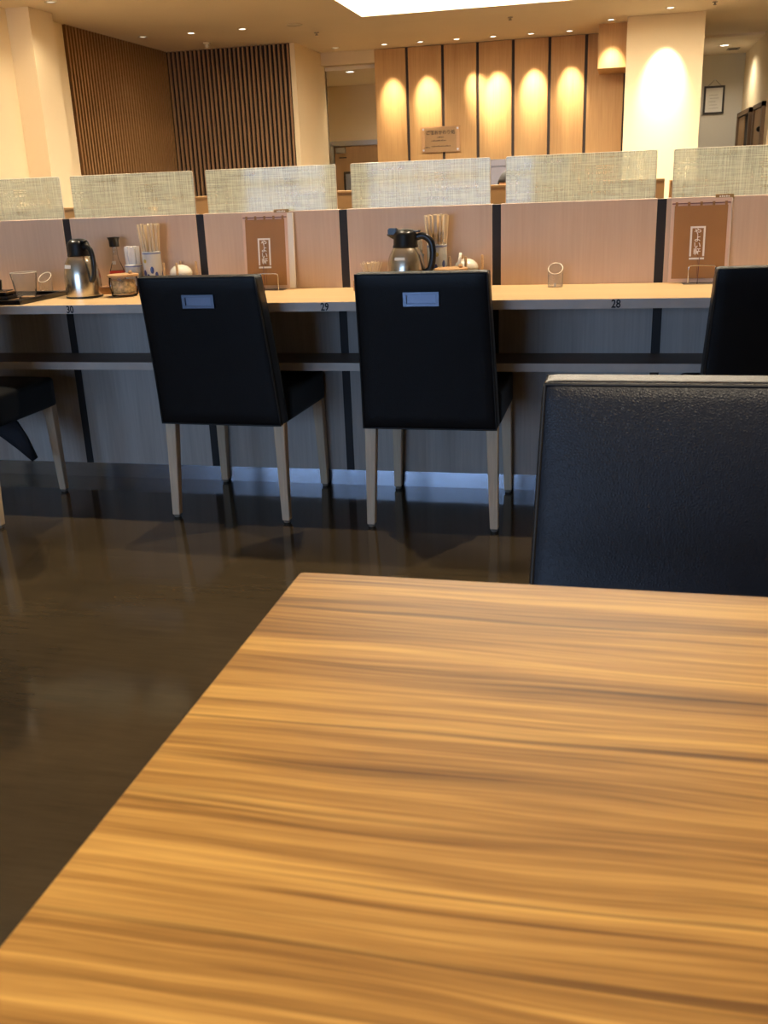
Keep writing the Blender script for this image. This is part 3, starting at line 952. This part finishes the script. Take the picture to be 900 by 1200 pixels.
patch('sticker', 0.0575, 0.107, 0.116, math.radians(-28), math.radians(8), 'white_sticker', j2, 6, 0.0016, 0.0555)
# raised stopper piece on second jug
bm = bmesh.new(); add_box(bm, -0.016, 0.016, -0.056, -0.026, 0.186, 0.207)
bmesh.ops.bevel(bm, geom=list(bm.edges), offset=0.003, segments=2, affect='EDGES')
new_obj('spout_cap', fin(bm, 'spout_cap'), 'black_plastic', j2)

# wooden condiment trays
def ctray(x0, x1, y0, y1, label):
    t = thing('condiment_tray', label, 'tray', ((x0 + x1) / 2, (y0 + y1) / 2, ZC), 0, 'wooden condiment trays')
    hx, hy = (x1 - x0) / 2, (y1 - y0) / 2
    box('base', -hx, hx, -hy, hy, 0, 0.006, 'tray_wood', t)
    for q in ((-hx, hx, -hy, -hy + 0.008), (-hx, hx, hy - 0.008, hy), (-hx, -hx + 0.008, -hy + 0.008, hy - 0.008), (hx - 0.008, hx, -hy + 0.008, hy - 0.008)):
        box('rail', *q, 0.006, 0.028, 'tray_wood', t, 0.0015, 1)
ctray(-1.850, -1.470, 3.305, 3.405, 'wooden condiment tray beside the stainless jug at the left')
ctray(-0.72, -0.43, 3.305, 3.405, 'wooden condiment tray behind the middle chair')
ZT = ZC + 0.006

# chopstick cups
def stick_rot(lean, a, spin):
    ax = Vector((-math.sin(a), math.cos(a), 0))
    return (Matrix.Rotation(lean, 3, ax) @ Matrix.Rotation(spin, 3, 'Z')).to_euler()
def chop_cup(loc, label, rz=0.0, stalks=True):
    t = thing('chopstick_cup', label, 'cup', loc, rz, 'tulip pattern chopstick cups')
    R = 0.034
    lathe('cup', [(0, 0), (0.031, 0), (R, 0.004), (R, 0.140), (R - 0.003, 0.142), (R - 0.005, 0.138), (R - 0.005, 0.012), (0, 0.01)], 'white_ceramic', t, 32)
    patch('rim_band', R, 0.132, 0.1365, 0, 2 * PI - 0.001, 'pale_blue_glaze', t, 32, 0.0005)
    bm = bmesh.new()
    def ell(a, z, w_, h_, tipw=1.0):
        cv = bm.verts.new(((R + 0.0012) * math.cos(a), (R + 0.0012) * math.sin(a), z))
        ring = []
        for i in range(10):
            th = 2 * PI * i / 10
            aa = a + w_ / R * math.cos(th)
            ring.append(bm.verts.new(((R + 0.0006) * math.cos(aa), (R + 0.0006) * math.sin(aa), z + h_ * math.sin(th))))
        for i in range(10):
            bm.faces.new((cv, ring[i], ring[(i + 1) % 10]))
    for a, z, w_, h_ in ((-2.05, 0.065, 0.0068, 0.0125), (-1.65, 0.050, 0.0072, 0.013), (-1.95, 0.040, 0.003, 0.008), (-1.2, 0.076, 0.0068, 0.013), (-0.75, 0.058, 0.006, 0.012), (-2.55, 0.055, 0.006, 0.012), (0.2, 0.06, 0.006, 0.011), (1.2, 0.06, 0.006, 0.011), (2.4, 0.06, 0.006, 0.011)):
        ell(a, z, w_, h_)
    new_obj('tulip_print', fin(bm, 'tulip_print'), 'blue_glaze', t)
    bm = bmesh.new()
    for a, z in ((-2.05, 0.055), (-1.7, 0.042), (-1.25, 0.063), (-0.85, 0.047), (-2.45, 0.044)):
        add_tri = [(a - 0.03, 0.01), (a + 0.03, 0.01), (a, z)]
        bm.faces.new([bm.verts.new(((R + 0.0007) * math.cos(q), (R + 0.0007) * math.sin(q), zz)) for q, zz in add_tri])
    new_obj('stem_print', fin(bm, 'stem_print'), 'pale_blue_glaze', t)
    bm = bmesh.new(); ell(-1.95, 0.108, 0.0070, 0.0070)
    new_obj('sun_print', fin(bm, 'sun_print'), 'yellow_glaze', t)
    bm = bmesh.new(); add_box(bm, -0.0027, 0.0027, -0.0048, 0.0048, 0, 0.215)
    me = fin(bm, 'chopstick'); me.materials.append(MT('chopstick_wood'))
    rnd = random.Random(3)
    k = 0
    for ring_n, rad in ((15, 0.021), (9, 0.014), (4, 0.006)):
        for i in range(ring_n):
            a = 2 * PI * (i + 0.3 * rnd.random()) / ring_n
            o = bpy.data.objects.new('chopsticks', me)
            COL.objects.link(o)
            bx, by = rad * 0.85 * math.cos(a), rad * 0.85 * math.sin(a)
            lean = 0.09 * rad / 0.021
            o.parent = t
            o.location = (bx, by, 0.0175 + 0.006 * rnd.random())
            o.rotation_euler = stick_rot(lean, a, rnd.uniform(0, PI))
            k += 1
    return t
chop_cup((-1.652, 3.352, ZT), 'white and blue tulip cup packed with wooden chopsticks, left end of counter')
chop_cup((-0.594, 3.352, ZT), 'white and blue tulip cup packed with wooden chopsticks, behind the middle chair', 0.5)

# toothpick cups
def pick_cup(loc, label, h=0.095, R=0.031):
    t = thing('straw_cup', label, 'cup', loc, 0, 'cups of white paper-wrapped picks')
    lathe('cup', [(0, 0), (R - 0.003, 0), (R, 0.004), (R, h), (R - 0.003, h + 0.002), (R - 0.005, h - 0.002), (R - 0.005, 0.01), (0, 0.008)], 'white_ceramic', t, 28)
    patch('rim_band', R, h - 0.007, h - 0.003, 0, 2 * PI - 0.001, 'pale_blue_glaze', t, 28, 0.0005)
    bm = bmesh.new(); add_box(bm, -0.0045, 0.0045, -0.0034, 0.0034, 0, h + 0.050)
    me = fin(bm, 'wrapped_pick'); me.materials.append(MT('toothpick_paper'))
    rnd = random.Random(5)
    for n_, rad in ((14, 0.0180), (8, 0.011), (3, 0.004)):
        for i in range(n_):
            a = 2 * PI * (i + 0.4 * rnd.random()) / n_
            o = bpy.data.objects.new('wrapped_pick', me); COL.objects.link(o); o.parent = t
            o.location = (rad * math.cos(a), rad * math.sin(a), 0.010 + 0.006 * rnd.random())
            ln = 0.03 * rad / 0.0175
            o.rotation_euler = stick_rot(ln, a, rnd.uniform(0, PI))
pick_cup((-1.728, 3.352, ZT), 'small white cup of paper-wrapped picks beside the soy sauce bottle')
pick_cup((-0.672, 3.352, ZT), 'small white cup of paper-wrapped picks hidden behind the middle jug', 0.11)

# soy sauce bottle
t = thing('soy_sauce_bottle', 'clear soy sauce bottle with a black pouring cap', 'bottle', (-1.797, 3.354, ZT))
lathe('bottle', [(0, 0), (0.026, 0), (0.028, 0.004), (0.028, 0.055), (0.026, 0.075), (0.018, 0.098), (0.0105, 0.115), (0.009, 0.130), (0.009, 0.165), (0.0075, 0.165), (0.0075, 0.13)], 'clear_glass', t, 28)
lathe('sauce', [(0, 0.003), (0.0255, 0.004), (0.0255, 0.028), (0, 0.028)], 'black_lacquer', t, 24)
lathe('red_label', [(0.0283, 0.057), (0.0286, 0.058), (0.0278, 0.074), (0.0274, 0.0745)], 'soy_red', t, 28)
patch('white_label', 0.0182, 0.098, 0.110, -2.0, -1.2, 'white_sticker', t, 4, -0.004)
lathe('cap', [(0.0, 0.160), (0.017, 0.160), (0.018, 0.164), (0.018, 0.182), (0.0215, 0.190), (0.0225, 0.194), (0.017, 0.194), (0.012, 0.190), (0, 0.190)], 'black_plastic', t, 24)
# pickle jars
def pickle(loc, label):
    t = thing('pickle_jar', label, 'jar', loc, 0, 'glass jars with wooden lids')
    lathe('glass', [(0, 0), (0.040, 0), (0.046, 0.005), (0.050, 0.03), (0.052, 0.05), (0.050, 0.066), (0.051, 0.070), (0.048, 0.070), (0.046, 0.05), (0.042, 0.008), (0, 0.006)], 'clear_glass', t, 32)
    bm = rbox_bm(0.041, 0.041, 0.024, 0.02, 6)
    rnd = random.Random(2)
    for v in bm.verts: v.co += Vector((rnd.uniform(-1, 1), rnd.uniform(-1, 1), rnd.uniform(-1, 1))) * 0.003
    rr = math.hypot
    for v in bm.verts:
        d = math.hypot(v.co.x, v.co.y)
        if d > 0.041:
            v.co.x *= 0.041 / d; v.co.y *= 0.041 / d
    bmesh.ops.translate(bm, verts=bm.verts, vec=(0, 0, 0.034))
    new_obj('pickles', fin(bm, 'pickles'), 'pickle', t)
    lathe('lid', [(0, 0.070), (0.055, 0.070), (0.056, 0.073), (0.055, 0.077), (0.05, 0.078), (0, 0.078)], 'lid_wood', t, 32)
    lathe('lid_knob', [(0, 0.078), (0.006, 0.078), (0.008, 0.084), (0.005, 0.089), (0, 0.09)], 'lid_wood', t, 14, (0.030, 0, 0))
pickle((-1.714, 3.235, ZC), 'glass jar of brown pickles with a flat wooden lid by the left jug')
pickle((-0.525, 3.225, ZC), 'glass jar with a flat wooden lid hidden behind the middle chair back')

# white pots in dowel racks
def pot(loc, label, label2, spoon=False):
    t = thing('dowel_rack', label2, 'rack', loc, 0, 'wooden dowel racks for pots')
    box('base', -0.058, 0.058, -0.048, 0.048, 0, 0.008, 'tray_wood', t, 0.001, 1)
    for x, y in ((-0.052, -0.030), (0.005, -0.044), (0.052, 0.02), (-0.02, 0.044)):
        lathe('dowel', [(0, 0.006), (0.0045, 0.006), (0.0045, 0.098), (0.003, 0.101), (0, 0.101)], 'lid_wood', t, 10, (x, y, 0))
    p = thing('white_pot', label, 'pot', (loc[0], loc[1], loc[2] + 0.008), 0, 'white lidded condiment pots')
    lathe('body', [(0, 0), (0.024, 0), (0.034, 0.012), (0.039, 0.032), (0.040, 0.050), (0.038, 0.052), (0, 0.052)], 'cream_ceramic', p, 28)
    lathe('lid', [(0.0405, 0.052), (0.041, 0.055), (0.036, 0.068), (0.024, 0.078), (0.010, 0.0825), (0, 0.083)], 'cream_ceramic', p, 28)
    if spoon:
        s = tube('spoon', [(-0.010, -0.046, 0.02), (-0.004, -0.0475, 0.06), (0.005, -0.049, 0.113)], 0.0055, 'spoon_steel', None, 10)
        s.location = (loc[0] - 0.016, loc[1], loc[2])
        tag(s, 'shiny metal spoon handle leaning on the white pot', 'spoon')
pot((-1.541, 3.350, ZT), 'white lidded pot between wooden dowels beside the left chopsticks', 'wooden dowel rack beside the left chopstick cup')
pot((-0.494, 3.350, ZT), 'white lidded pot with a metal spoon, behind the middle chair', 'wooden dowel rack behind the middle chair', True)

# toothpick box by the middle jug
t = thing('toothpick_box', 'small wooden box with loose toothpicks standing in it', 'box', (-0.835, 3.335, ZC))
for q in ((-0.047, 0.047, -0.03, -0.024), (-0.047, 0.047, 0.024, 0.03), (-0.047, -0.041, -0.024, 0.024), (0.041, 0.047, -0.024, 0.024)):
    box('side', *q, 0.0, 0.033, 'tray_wood', t)
box('bottom', -0.041, 0.041, -0.024, 0.024, 0, 0.004, 'tray_wood', t)
box('inner_cup', -0.012, 0.040, -0.022, 0.022, 0.004, 0.055, 'chopstick_wood', t)
bm = bmesh.new(); add_box(bm, -0.0016, 0.0016, -0.0016, 0.0016, 0, 0.062)
me = fin(bm, 'toothpick'); me.materials.append(MT('chopstick_wood'))
rnd = random.Random(9)
for i in range(44):
    o = bpy.data.objects.new('toothpick', me); COL.objects.link(o); o.parent = t
    fx = rnd.uniform(-1, 1)
    o.location = (0.014 + fx * 0.016, rnd.uniform(-0.014, 0.014), 0.030 + rnd.uniform(0, 0.006))
    o.rotation_euler = (rnd.uniform(-0.25, 0.25), fx * 0.35 + rnd.uniform(-0.1, 0.1), rnd.uniform(0, 1))

# clear bill holders (slanted-cut acrylic tubes)
def bill_holder(loc, label):
    t = thing('bill_holder', label, 'bill holder', loc, 0, 'clear acrylic bill holders')
    R = 0.0245
    def zt(x, y): return 0.060 + 0.68 * y
    bm = bmesh.new()
    n = 32
    rings = {k: [] for k in range(4)}
    for i in range(n):
        a = 2 * PI * i / n
        for k, (r, top) in enumerate(((R, 0), (R, 1), (R - 0.002, 1), (R - 0.002, 0))):
            x, y = r * math.cos(a), r * math.sin(a)
            rings[k].append(bm.verts.new((x, y, zt(x, y) if top else (0.0 if k == 0 else 0.002))))
    for k in range(3):
        for i in range(n):
            j = (i + 1) % n
            bm.faces.new((rings[k][i], rings[k][j], rings[k + 1][j], rings[k + 1][i]))
    bm.faces.new(rings[0][::-1]); bm.faces.new(rings[3])
    new_obj('tube', fin(bm, 'tube'), 'clear_acrylic', t, smooth=False)
    pts = []
    for i in range(n):
        a = 2 * PI * i / n
        x, y = (R - 0.001) * math.cos(a), (R - 0.001) * math.sin(a)
        pts.append((x, y, zt(x, y)))
    tube('cut_rim', pts, 0.0014, 'rim_acrylic', t, 6, True)
    patch('price_tag', R, 0.003, 0.014, -1.72, -1.42, 'white_sticker', t, 3, 0.0008)
bill_holder((-0.193, 3.335, ZC), 'clear slanted bill holder standing alone near number 28')
bill_holder((-2.112, 3.372, ZC), 'clear slanted bill holder behind the dark tray at the left end')

# menus and their wire stands
def menu(x, y, rz, wid, label, label2, sx_, pages=True):
    hgt = 0.262
    m_ = thing('menu_booklet', label, 'menu', (x, y, ZC + 0.004), rz, 'brown menus in wire stands')
    tilt = -0.075
    hw = wid / 2
    holder = []
    def pt(name, x0, x1, z0, z1, y0, y1, mat):
        bm = bmesh.new()
        add_box(bm, x0, x1, y0, y1, z0, z1)
        o = new_obj(name, fin(bm, name), mat, m_, None, (tilt, 0, 0))
        return o
    pt('cover', -hw, hw, 0, hgt, -0.003, 0.0, 'menu_pink')
    pt('noren_print', -hw + 0.010, hw - 0.010, 0.012, hgt - 0.022, -0.0036, -0.003, 'menu_brown')
    pt('rod_print', -hw + 0.002, hw - 0.002, hgt - 0.0165, hgt - 0.0135, -0.0036, -0.003, 'menu_rod')
    for k in range(5):
        cx_ = -hw + 0.016 + k * (wid - 0.032) / 4
        pt('loop_print', cx_ - 0.004, cx_ + 0.004, hgt - 0.024, hgt - 0.010, -0.0038, -0.003, 'menu_brown')
    pt('seam_print', -0.003, -0.002, 0.014, hgt - 0.1, -0.0038, -0.0036, 'menu_rod')
    bw, b0, b1 = 0.0235, 0.074, 0.176
    cx_ = -0.006
    for q in ((cx_ - bw, cx_ + bw, b1 - 0.006, b1), (cx_ - bw, cx_ - bw + 0.006, b0 + 0.008, b1 - 0.006), (cx_ + bw - 0.006, cx_ + bw, b0 + 0.008, b1 - 0.006), (cx_ - bw, cx_ + bw, b0 - 0.002, b0 + 0.004)):
        pt('name_frame', *q, -0.0040, -0.0036, 'menu_white')
    for k, ch in enumerate('やよい軒'):
        z = b1 - 0.0185 - k * 0.0208
        q = (-0.0042)
        cy_, cz_ = q * math.cos(tilt) - z * math.sin(tilt), q * math.sin(tilt) + z * math.cos(tilt)
        text('lettering', ch, 0.0235, 'menu_white', m_, (cx_, cy_, cz_), (PI / 2 + tilt, 0, 0), bold=0.0003)
    if pages:
        pg = boxes('pages', [(hw - 0.002, hw + 0.020, 0.0, 0.010, 0.002, hgt - 0.001)], 'menu_white', m_)
        pg.rotation_euler = (tilt, 0, 0)
        boxes('back_cover', [(-hw, hw + 0.006, 0.0005, 0.008, 0.0, hgt - 0.002)], 'menu_pink', m_).rotation_euler = (tilt, 0, 0)
    else:
        boxes('pages', [(-hw, hw + 0.003, 0.0002, 0.006, 0.0, hgt - 0.001)], 'menu_white', m_).rotation_euler = (tilt, 0, 0)
    tb = boxes('index_tab', [(hw - 0.050, hw + 0.006, 0.001, 0.003, hgt - 0.004, hgt + 0.011)], 'tab_gold', m_)
    tb.rotation_euler = (tilt, 0, 0)
    boxes('tab_print', [(hw - 0.038 + k * 0.0066, hw - 0.0335 + k * 0.0066, 0.0004, 0.001, hgt + 0.002, hgt + 0.006 + 0.001 * (k % 2)) for k in range(5)], 'menu_white', m_).rotation_euler = (tilt, 0, 0)
    s = thing('menu_stand', label2, 'stand', (x + sx_, y - 0.02, ZC), rz, 'wire menu stands')
    box('foot_plate', -0.056, 0.056, -0.022, 0.055, 0, 0.0025, 'chrome', s, 0.0005, 1)
    w_ = 0.041
    tube('wire_hoop', bez([(-w_, -0.018, 0.0025), (-w_, -0.018, 0.030), (-w_, -0.018, 0.052), (-w_ + 0.006, -0.018, 0.059), (0, -0.018, 0.060), (w_ - 0.006, -0.018, 0.059), (w_, -0.018, 0.052), (w_, -0.018, 0.030), (w_, -0.018, 0.0025)], 6), 0.0019, 'chrome', s, 8)
    tube('rear_wire', [(0.0, 0.05, 0.0025), (0, 0.056, 0.06)], 0.0019, 'chrome', s, 8)
    tube('front_rod', [(-0.012, -0.0175, 0.002), (-0.010, -0.0165, 0.085)], 0.0012, 'menu_rod', s, 8)
menu(-1.221, 3.378, 0.0, 0.168, 'brown noren-print menu with thick white pages, in a stand near number 29', 'wire stand under the menu near number 29', 0.012)
menu(0.262, 3.378, 0.0, 0.184, 'brown noren-print menu at the right, beside the chair at the edge', 'wire stand under the menu at the right', 0.010, False)

# ------------------------------------------------------------------ tray with bowls at the left end
t = thing('meal_tray', 'black lacquer meal tray at the left end of the counter', 'tray', (-2.19, 3.15, ZC))
box('base', -0.205, 0.205, -0.155, 0.155, 0, 0.006, 'black_lacquer', t)
for q in ((-0.205, 0.205, -0.155, -0.147), (-0.205, 0.205, 0.147, 0.155), (-0.205, -0.197, -0.147, 0.147), (0.197, 0.205, -0.147, 0.147)):
    box('rim', *q, 0.004, 0.017, 'black_lacquer', t, 0.002, 1)
ZL = ZC + 0.006
t = thing('soup_bowl', 'dark lacquer soup bowl cut by the left picture edge', 'bowl', (-2.185, 3.10, ZL))
lathe('bowl', [(0, 0), (0.032, 0), (0.033, 0.010), (0.050, 0.020), (0.058, 0.045), (0.060, 0.068), (0.057, 0.068), (0.052, 0.03), (0.03, 0.016), (0, 0.014)], 'black_lacquer', t, 32)
lathe('foot_ring', [(0.028, 0), (0.034, 0), (0.034, 0.01), (0.028, 0.01)], 'black_lacquer', t, 24)
t = thing('small_dish', 'small stacked black dish beside the clear tumbler', 'dish', (-2.085, 3.06, ZL))
box('dish', -0.032, 0.032, -0.032, 0.032, 0, 0.022, 'black_lacquer', t, 0.006)
box('gold_edge', -0.034, 0.034, -0.034, 0.034, 0.004, 0.008, 'lid_wood', t, 0.001, 1)
box('upper_dish', -0.026, 0.026, -0.026, 0.026, 0.022, 0.040, 'black_lacquer', t, 0.005)
box('gold_edge', -0.027, 0.027, -0.027, 0.027, 0.033, 0.036, 'lid_wood', t, 0.001, 1)
t = thing('tumbler', 'clear plastic tumbler standing on the black tray', 'tumbler', (-2.082, 3.19, ZL))
lathe('tumbler', [(0, 0), (0.033, 0), (0.035, 0.004), (0.047, 0.088), (0.045, 0.088), (0.033, 0.008), (0, 0.007)], 'clear_acrylic', t, 32)
tube('rim', [(0.046 * math.cos(2 * PI * i / 28), 0.046 * math.sin(2 * PI * i / 28), 0.088) for i in range(28)], 0.0011, 'rim_acrylic', t, 6, True)
t = thing('chopstick_rest', 'small brown chopstick rest on the tray beside the tumbler', 'chopstick rest', (-2.03, 3.12, ZL))
rbox('rest', 0, 0, 0.006, 0.024, 0.008, 0.006, 0.004, 'lid_wood', t, 4)

# ================================================================== PERSON seated beyond the low partition
pr = thing('person', 'person with short dark hair seated behind the tan low partition', 'person', (-0.70, 6.72, 0))
def skinned(name, verts, edges, radii, mat, parent, root=0, sub=2):
    me = bpy.data.meshes.new(name)
    me.from_pydata(verts, edges, [])
    o = bpy.data.objects.new(name, me)
    COL.objects.link(o)
    md_ = o.modifiers.new('skin', 'SKIN')
    md_.use_smooth_shade = True
    for i, r in enumerate(radii):
        me.skin_vertices[0].data[i].radius = r if isinstance(r, tuple) else (r, r)
    me.skin_vertices[0].data[root].use_root = True
    sb = o.modifiers.new('sub', 'SUBSURF'); sb.levels = sub; sb.render_levels = sub
    bpy.context.view_layer.update()
    m2 = bpy.data.meshes.new_from_object(o.evaluated_get(bpy.context.evaluated_depsgraph_get()))
    bpy.data.objects.remove(o)
    m2.materials.clear()
    return new_obj(name, m2, mat, parent, smooth=True)
# body faces -Y; seated: pelvis z .45, head top 1.12
V_ = [(0, 0.10, 0.46), (0, 0.11, 0.62), (0, 0.10, 0.76), (0, 0.08, 0.86), (0, 0.06, 0.92), (0, 0.04, 1.0), (0, 0.035, 1.06),
      (-0.15, 0.09, 0.82), (-0.20, 0.06, 0.64), (-0.17, -0.14, 0.60), (-0.15, -0.22, 0.61),
      (0.15, 0.09, 0.82), (0.20, 0.06, 0.64), (0.17, -0.14, 0.60), (0.15, -0.22, 0.61),
      (-0.085, 0.02, 0.45), (-0.10, -0.30, 0.45), (-0.10, -0.28, 0.09), (-0.10, -0.36, 0.045),
      (0.085, 0.02, 0.45), (0.10, -0.30, 0.45), (0.10, -0.28, 0.09), (0.10, -0.36, 0.045)]
E_ = [(0, 1), (1, 2), (2, 3), (3, 4), (4, 5), (5, 6), (3, 7), (7, 8), (8, 9), (9, 10), (3, 11), (11, 12), (12, 13), (13, 14), (0, 15), (15, 16), (16, 17), (17, 18), (0, 19), (19, 20), (20, 21), (21, 22)]
R_ = [(0.13, 0.10), (0.125, 0.09), (0.14, 0.10), (0.10, 0.075), 0.05, (0.072, 0.088), (0.062, 0.078),
      0.055, 0.042, 0.033, 0.028, 0.055, 0.042, 0.033, 0.028, 0.08, 0.06, 0.042, 0.035, 0.08, 0.06, 0.042, 0.035]
skinned('body', V_, E_, R_, 'shirt_grey', pr)
bm = bmesh.new()
bmesh.ops.create_uvsphere(bm, u_segments=24, v_segments=16, radius=1.0)
for v in bm.verts:
    x, y, z = v.co
    yy = y * (0.094 if y > 0 else 0.090)
    v.co = Vector((x * 0.077 * (1 - 0.12 * max(0, -z)), 0.035 + yy, 1.012 + z * 0.108))
hd = new_obj('head', fin(bm, 'head'), 'skin', pr, smooth=True)
bm = bmesh.new()
bmesh.ops.create_uvsphere(bm, u_segments=28, v_segments=18, radius=1.0)
dele = [v for v in bm.verts if (v.co.z < -0.35) or (v.co.y < -0.45 and v.co.z < 0.25)]
bmesh.ops.delete(bm, geom=dele, context='VERTS')
for v in bm.verts:
    x, y, z = v.co
    k = 1 + 0.03 * math.sin(18 * math.atan2(y, x))
    v.co = Vector((x * 0.086 * k, 0.040 + y * 0.104 * k, 1.012 + z * 0.118))
hr = new_obj('hair', fin(bm, 'hair'), 'hair', hd, smooth=True)
so = hr.modifiers.new('solid', 'SOLIDIFY'); so.thickness = 0.012; so.offset = -1
for sx in (-1, 1):
    rbox('ear', sx * 0.078, 0.045, 1.0, 0.008, 0.016, 0.028, 0.007, 'skin', hd, 3)
    lathe('eye', [(0, -0.009), (0.007, -0.006), (0.009, 0), (0.007, 0.006), (0, 0.009)], 'ink_black', hd, 10, (sx * 0.03, -0.050, 1.008))
    # hands with fingers
    hv = [(sx * 0.15, -0.225, 0.61), (sx * 0.145, -0.275, 0.612)]
    he = [(0, 1)]; hrad = [0.022, 0.026]
    hnd = skinned('hand', hv, he, hrad, 'skin', pr, 0, 2)
    for k in range(4):
        ox = -0.024 + 0.016 * k
        tube('finger', [(sx * 0.145 + ox, -0.285, 0.612), (sx * 0.145 + ox, -0.325 - 0.006 * (k in (1, 2)), 0.608), (sx * 0.145 + ox, -0.345 - 0.006 * (k in (1, 2)), 0.588)], 0.008, 'skin', hnd, 8)
    tube('thumb', [(sx * 0.122, -0.25, 0.612), (sx * 0.100, -0.285, 0.606), (sx * 0.098, -0.310, 0.598)], 0.009, 'skin', hnd, 8)
bm = bmesh.new()
v0 = [bm.verts.new(p) for p in ((-0.012, -0.052, 0.985), (0.012, -0.052, 0.985), (0, -0.072, 0.985), (0, -0.052, 1.012))]
for f in ((0, 1, 2), (0, 2, 3), (1, 3, 2), (0, 3, 1)):
    bm.faces.new([v0[i] for i in f])
new_obj('nose', fin(bm, 'nose'), 'skin', hd)
box('mouth', -0.020, 0.020, -0.049, -0.044, 0.958, 0.964, 'soy_red', hd)
pc = copy_tree(c0)
pc.location = (-0.70, 6.97, 0); pc.rotation_euler = (0, 0, PI)
pc['label'] = 'black dining chair under the person behind the low partition'
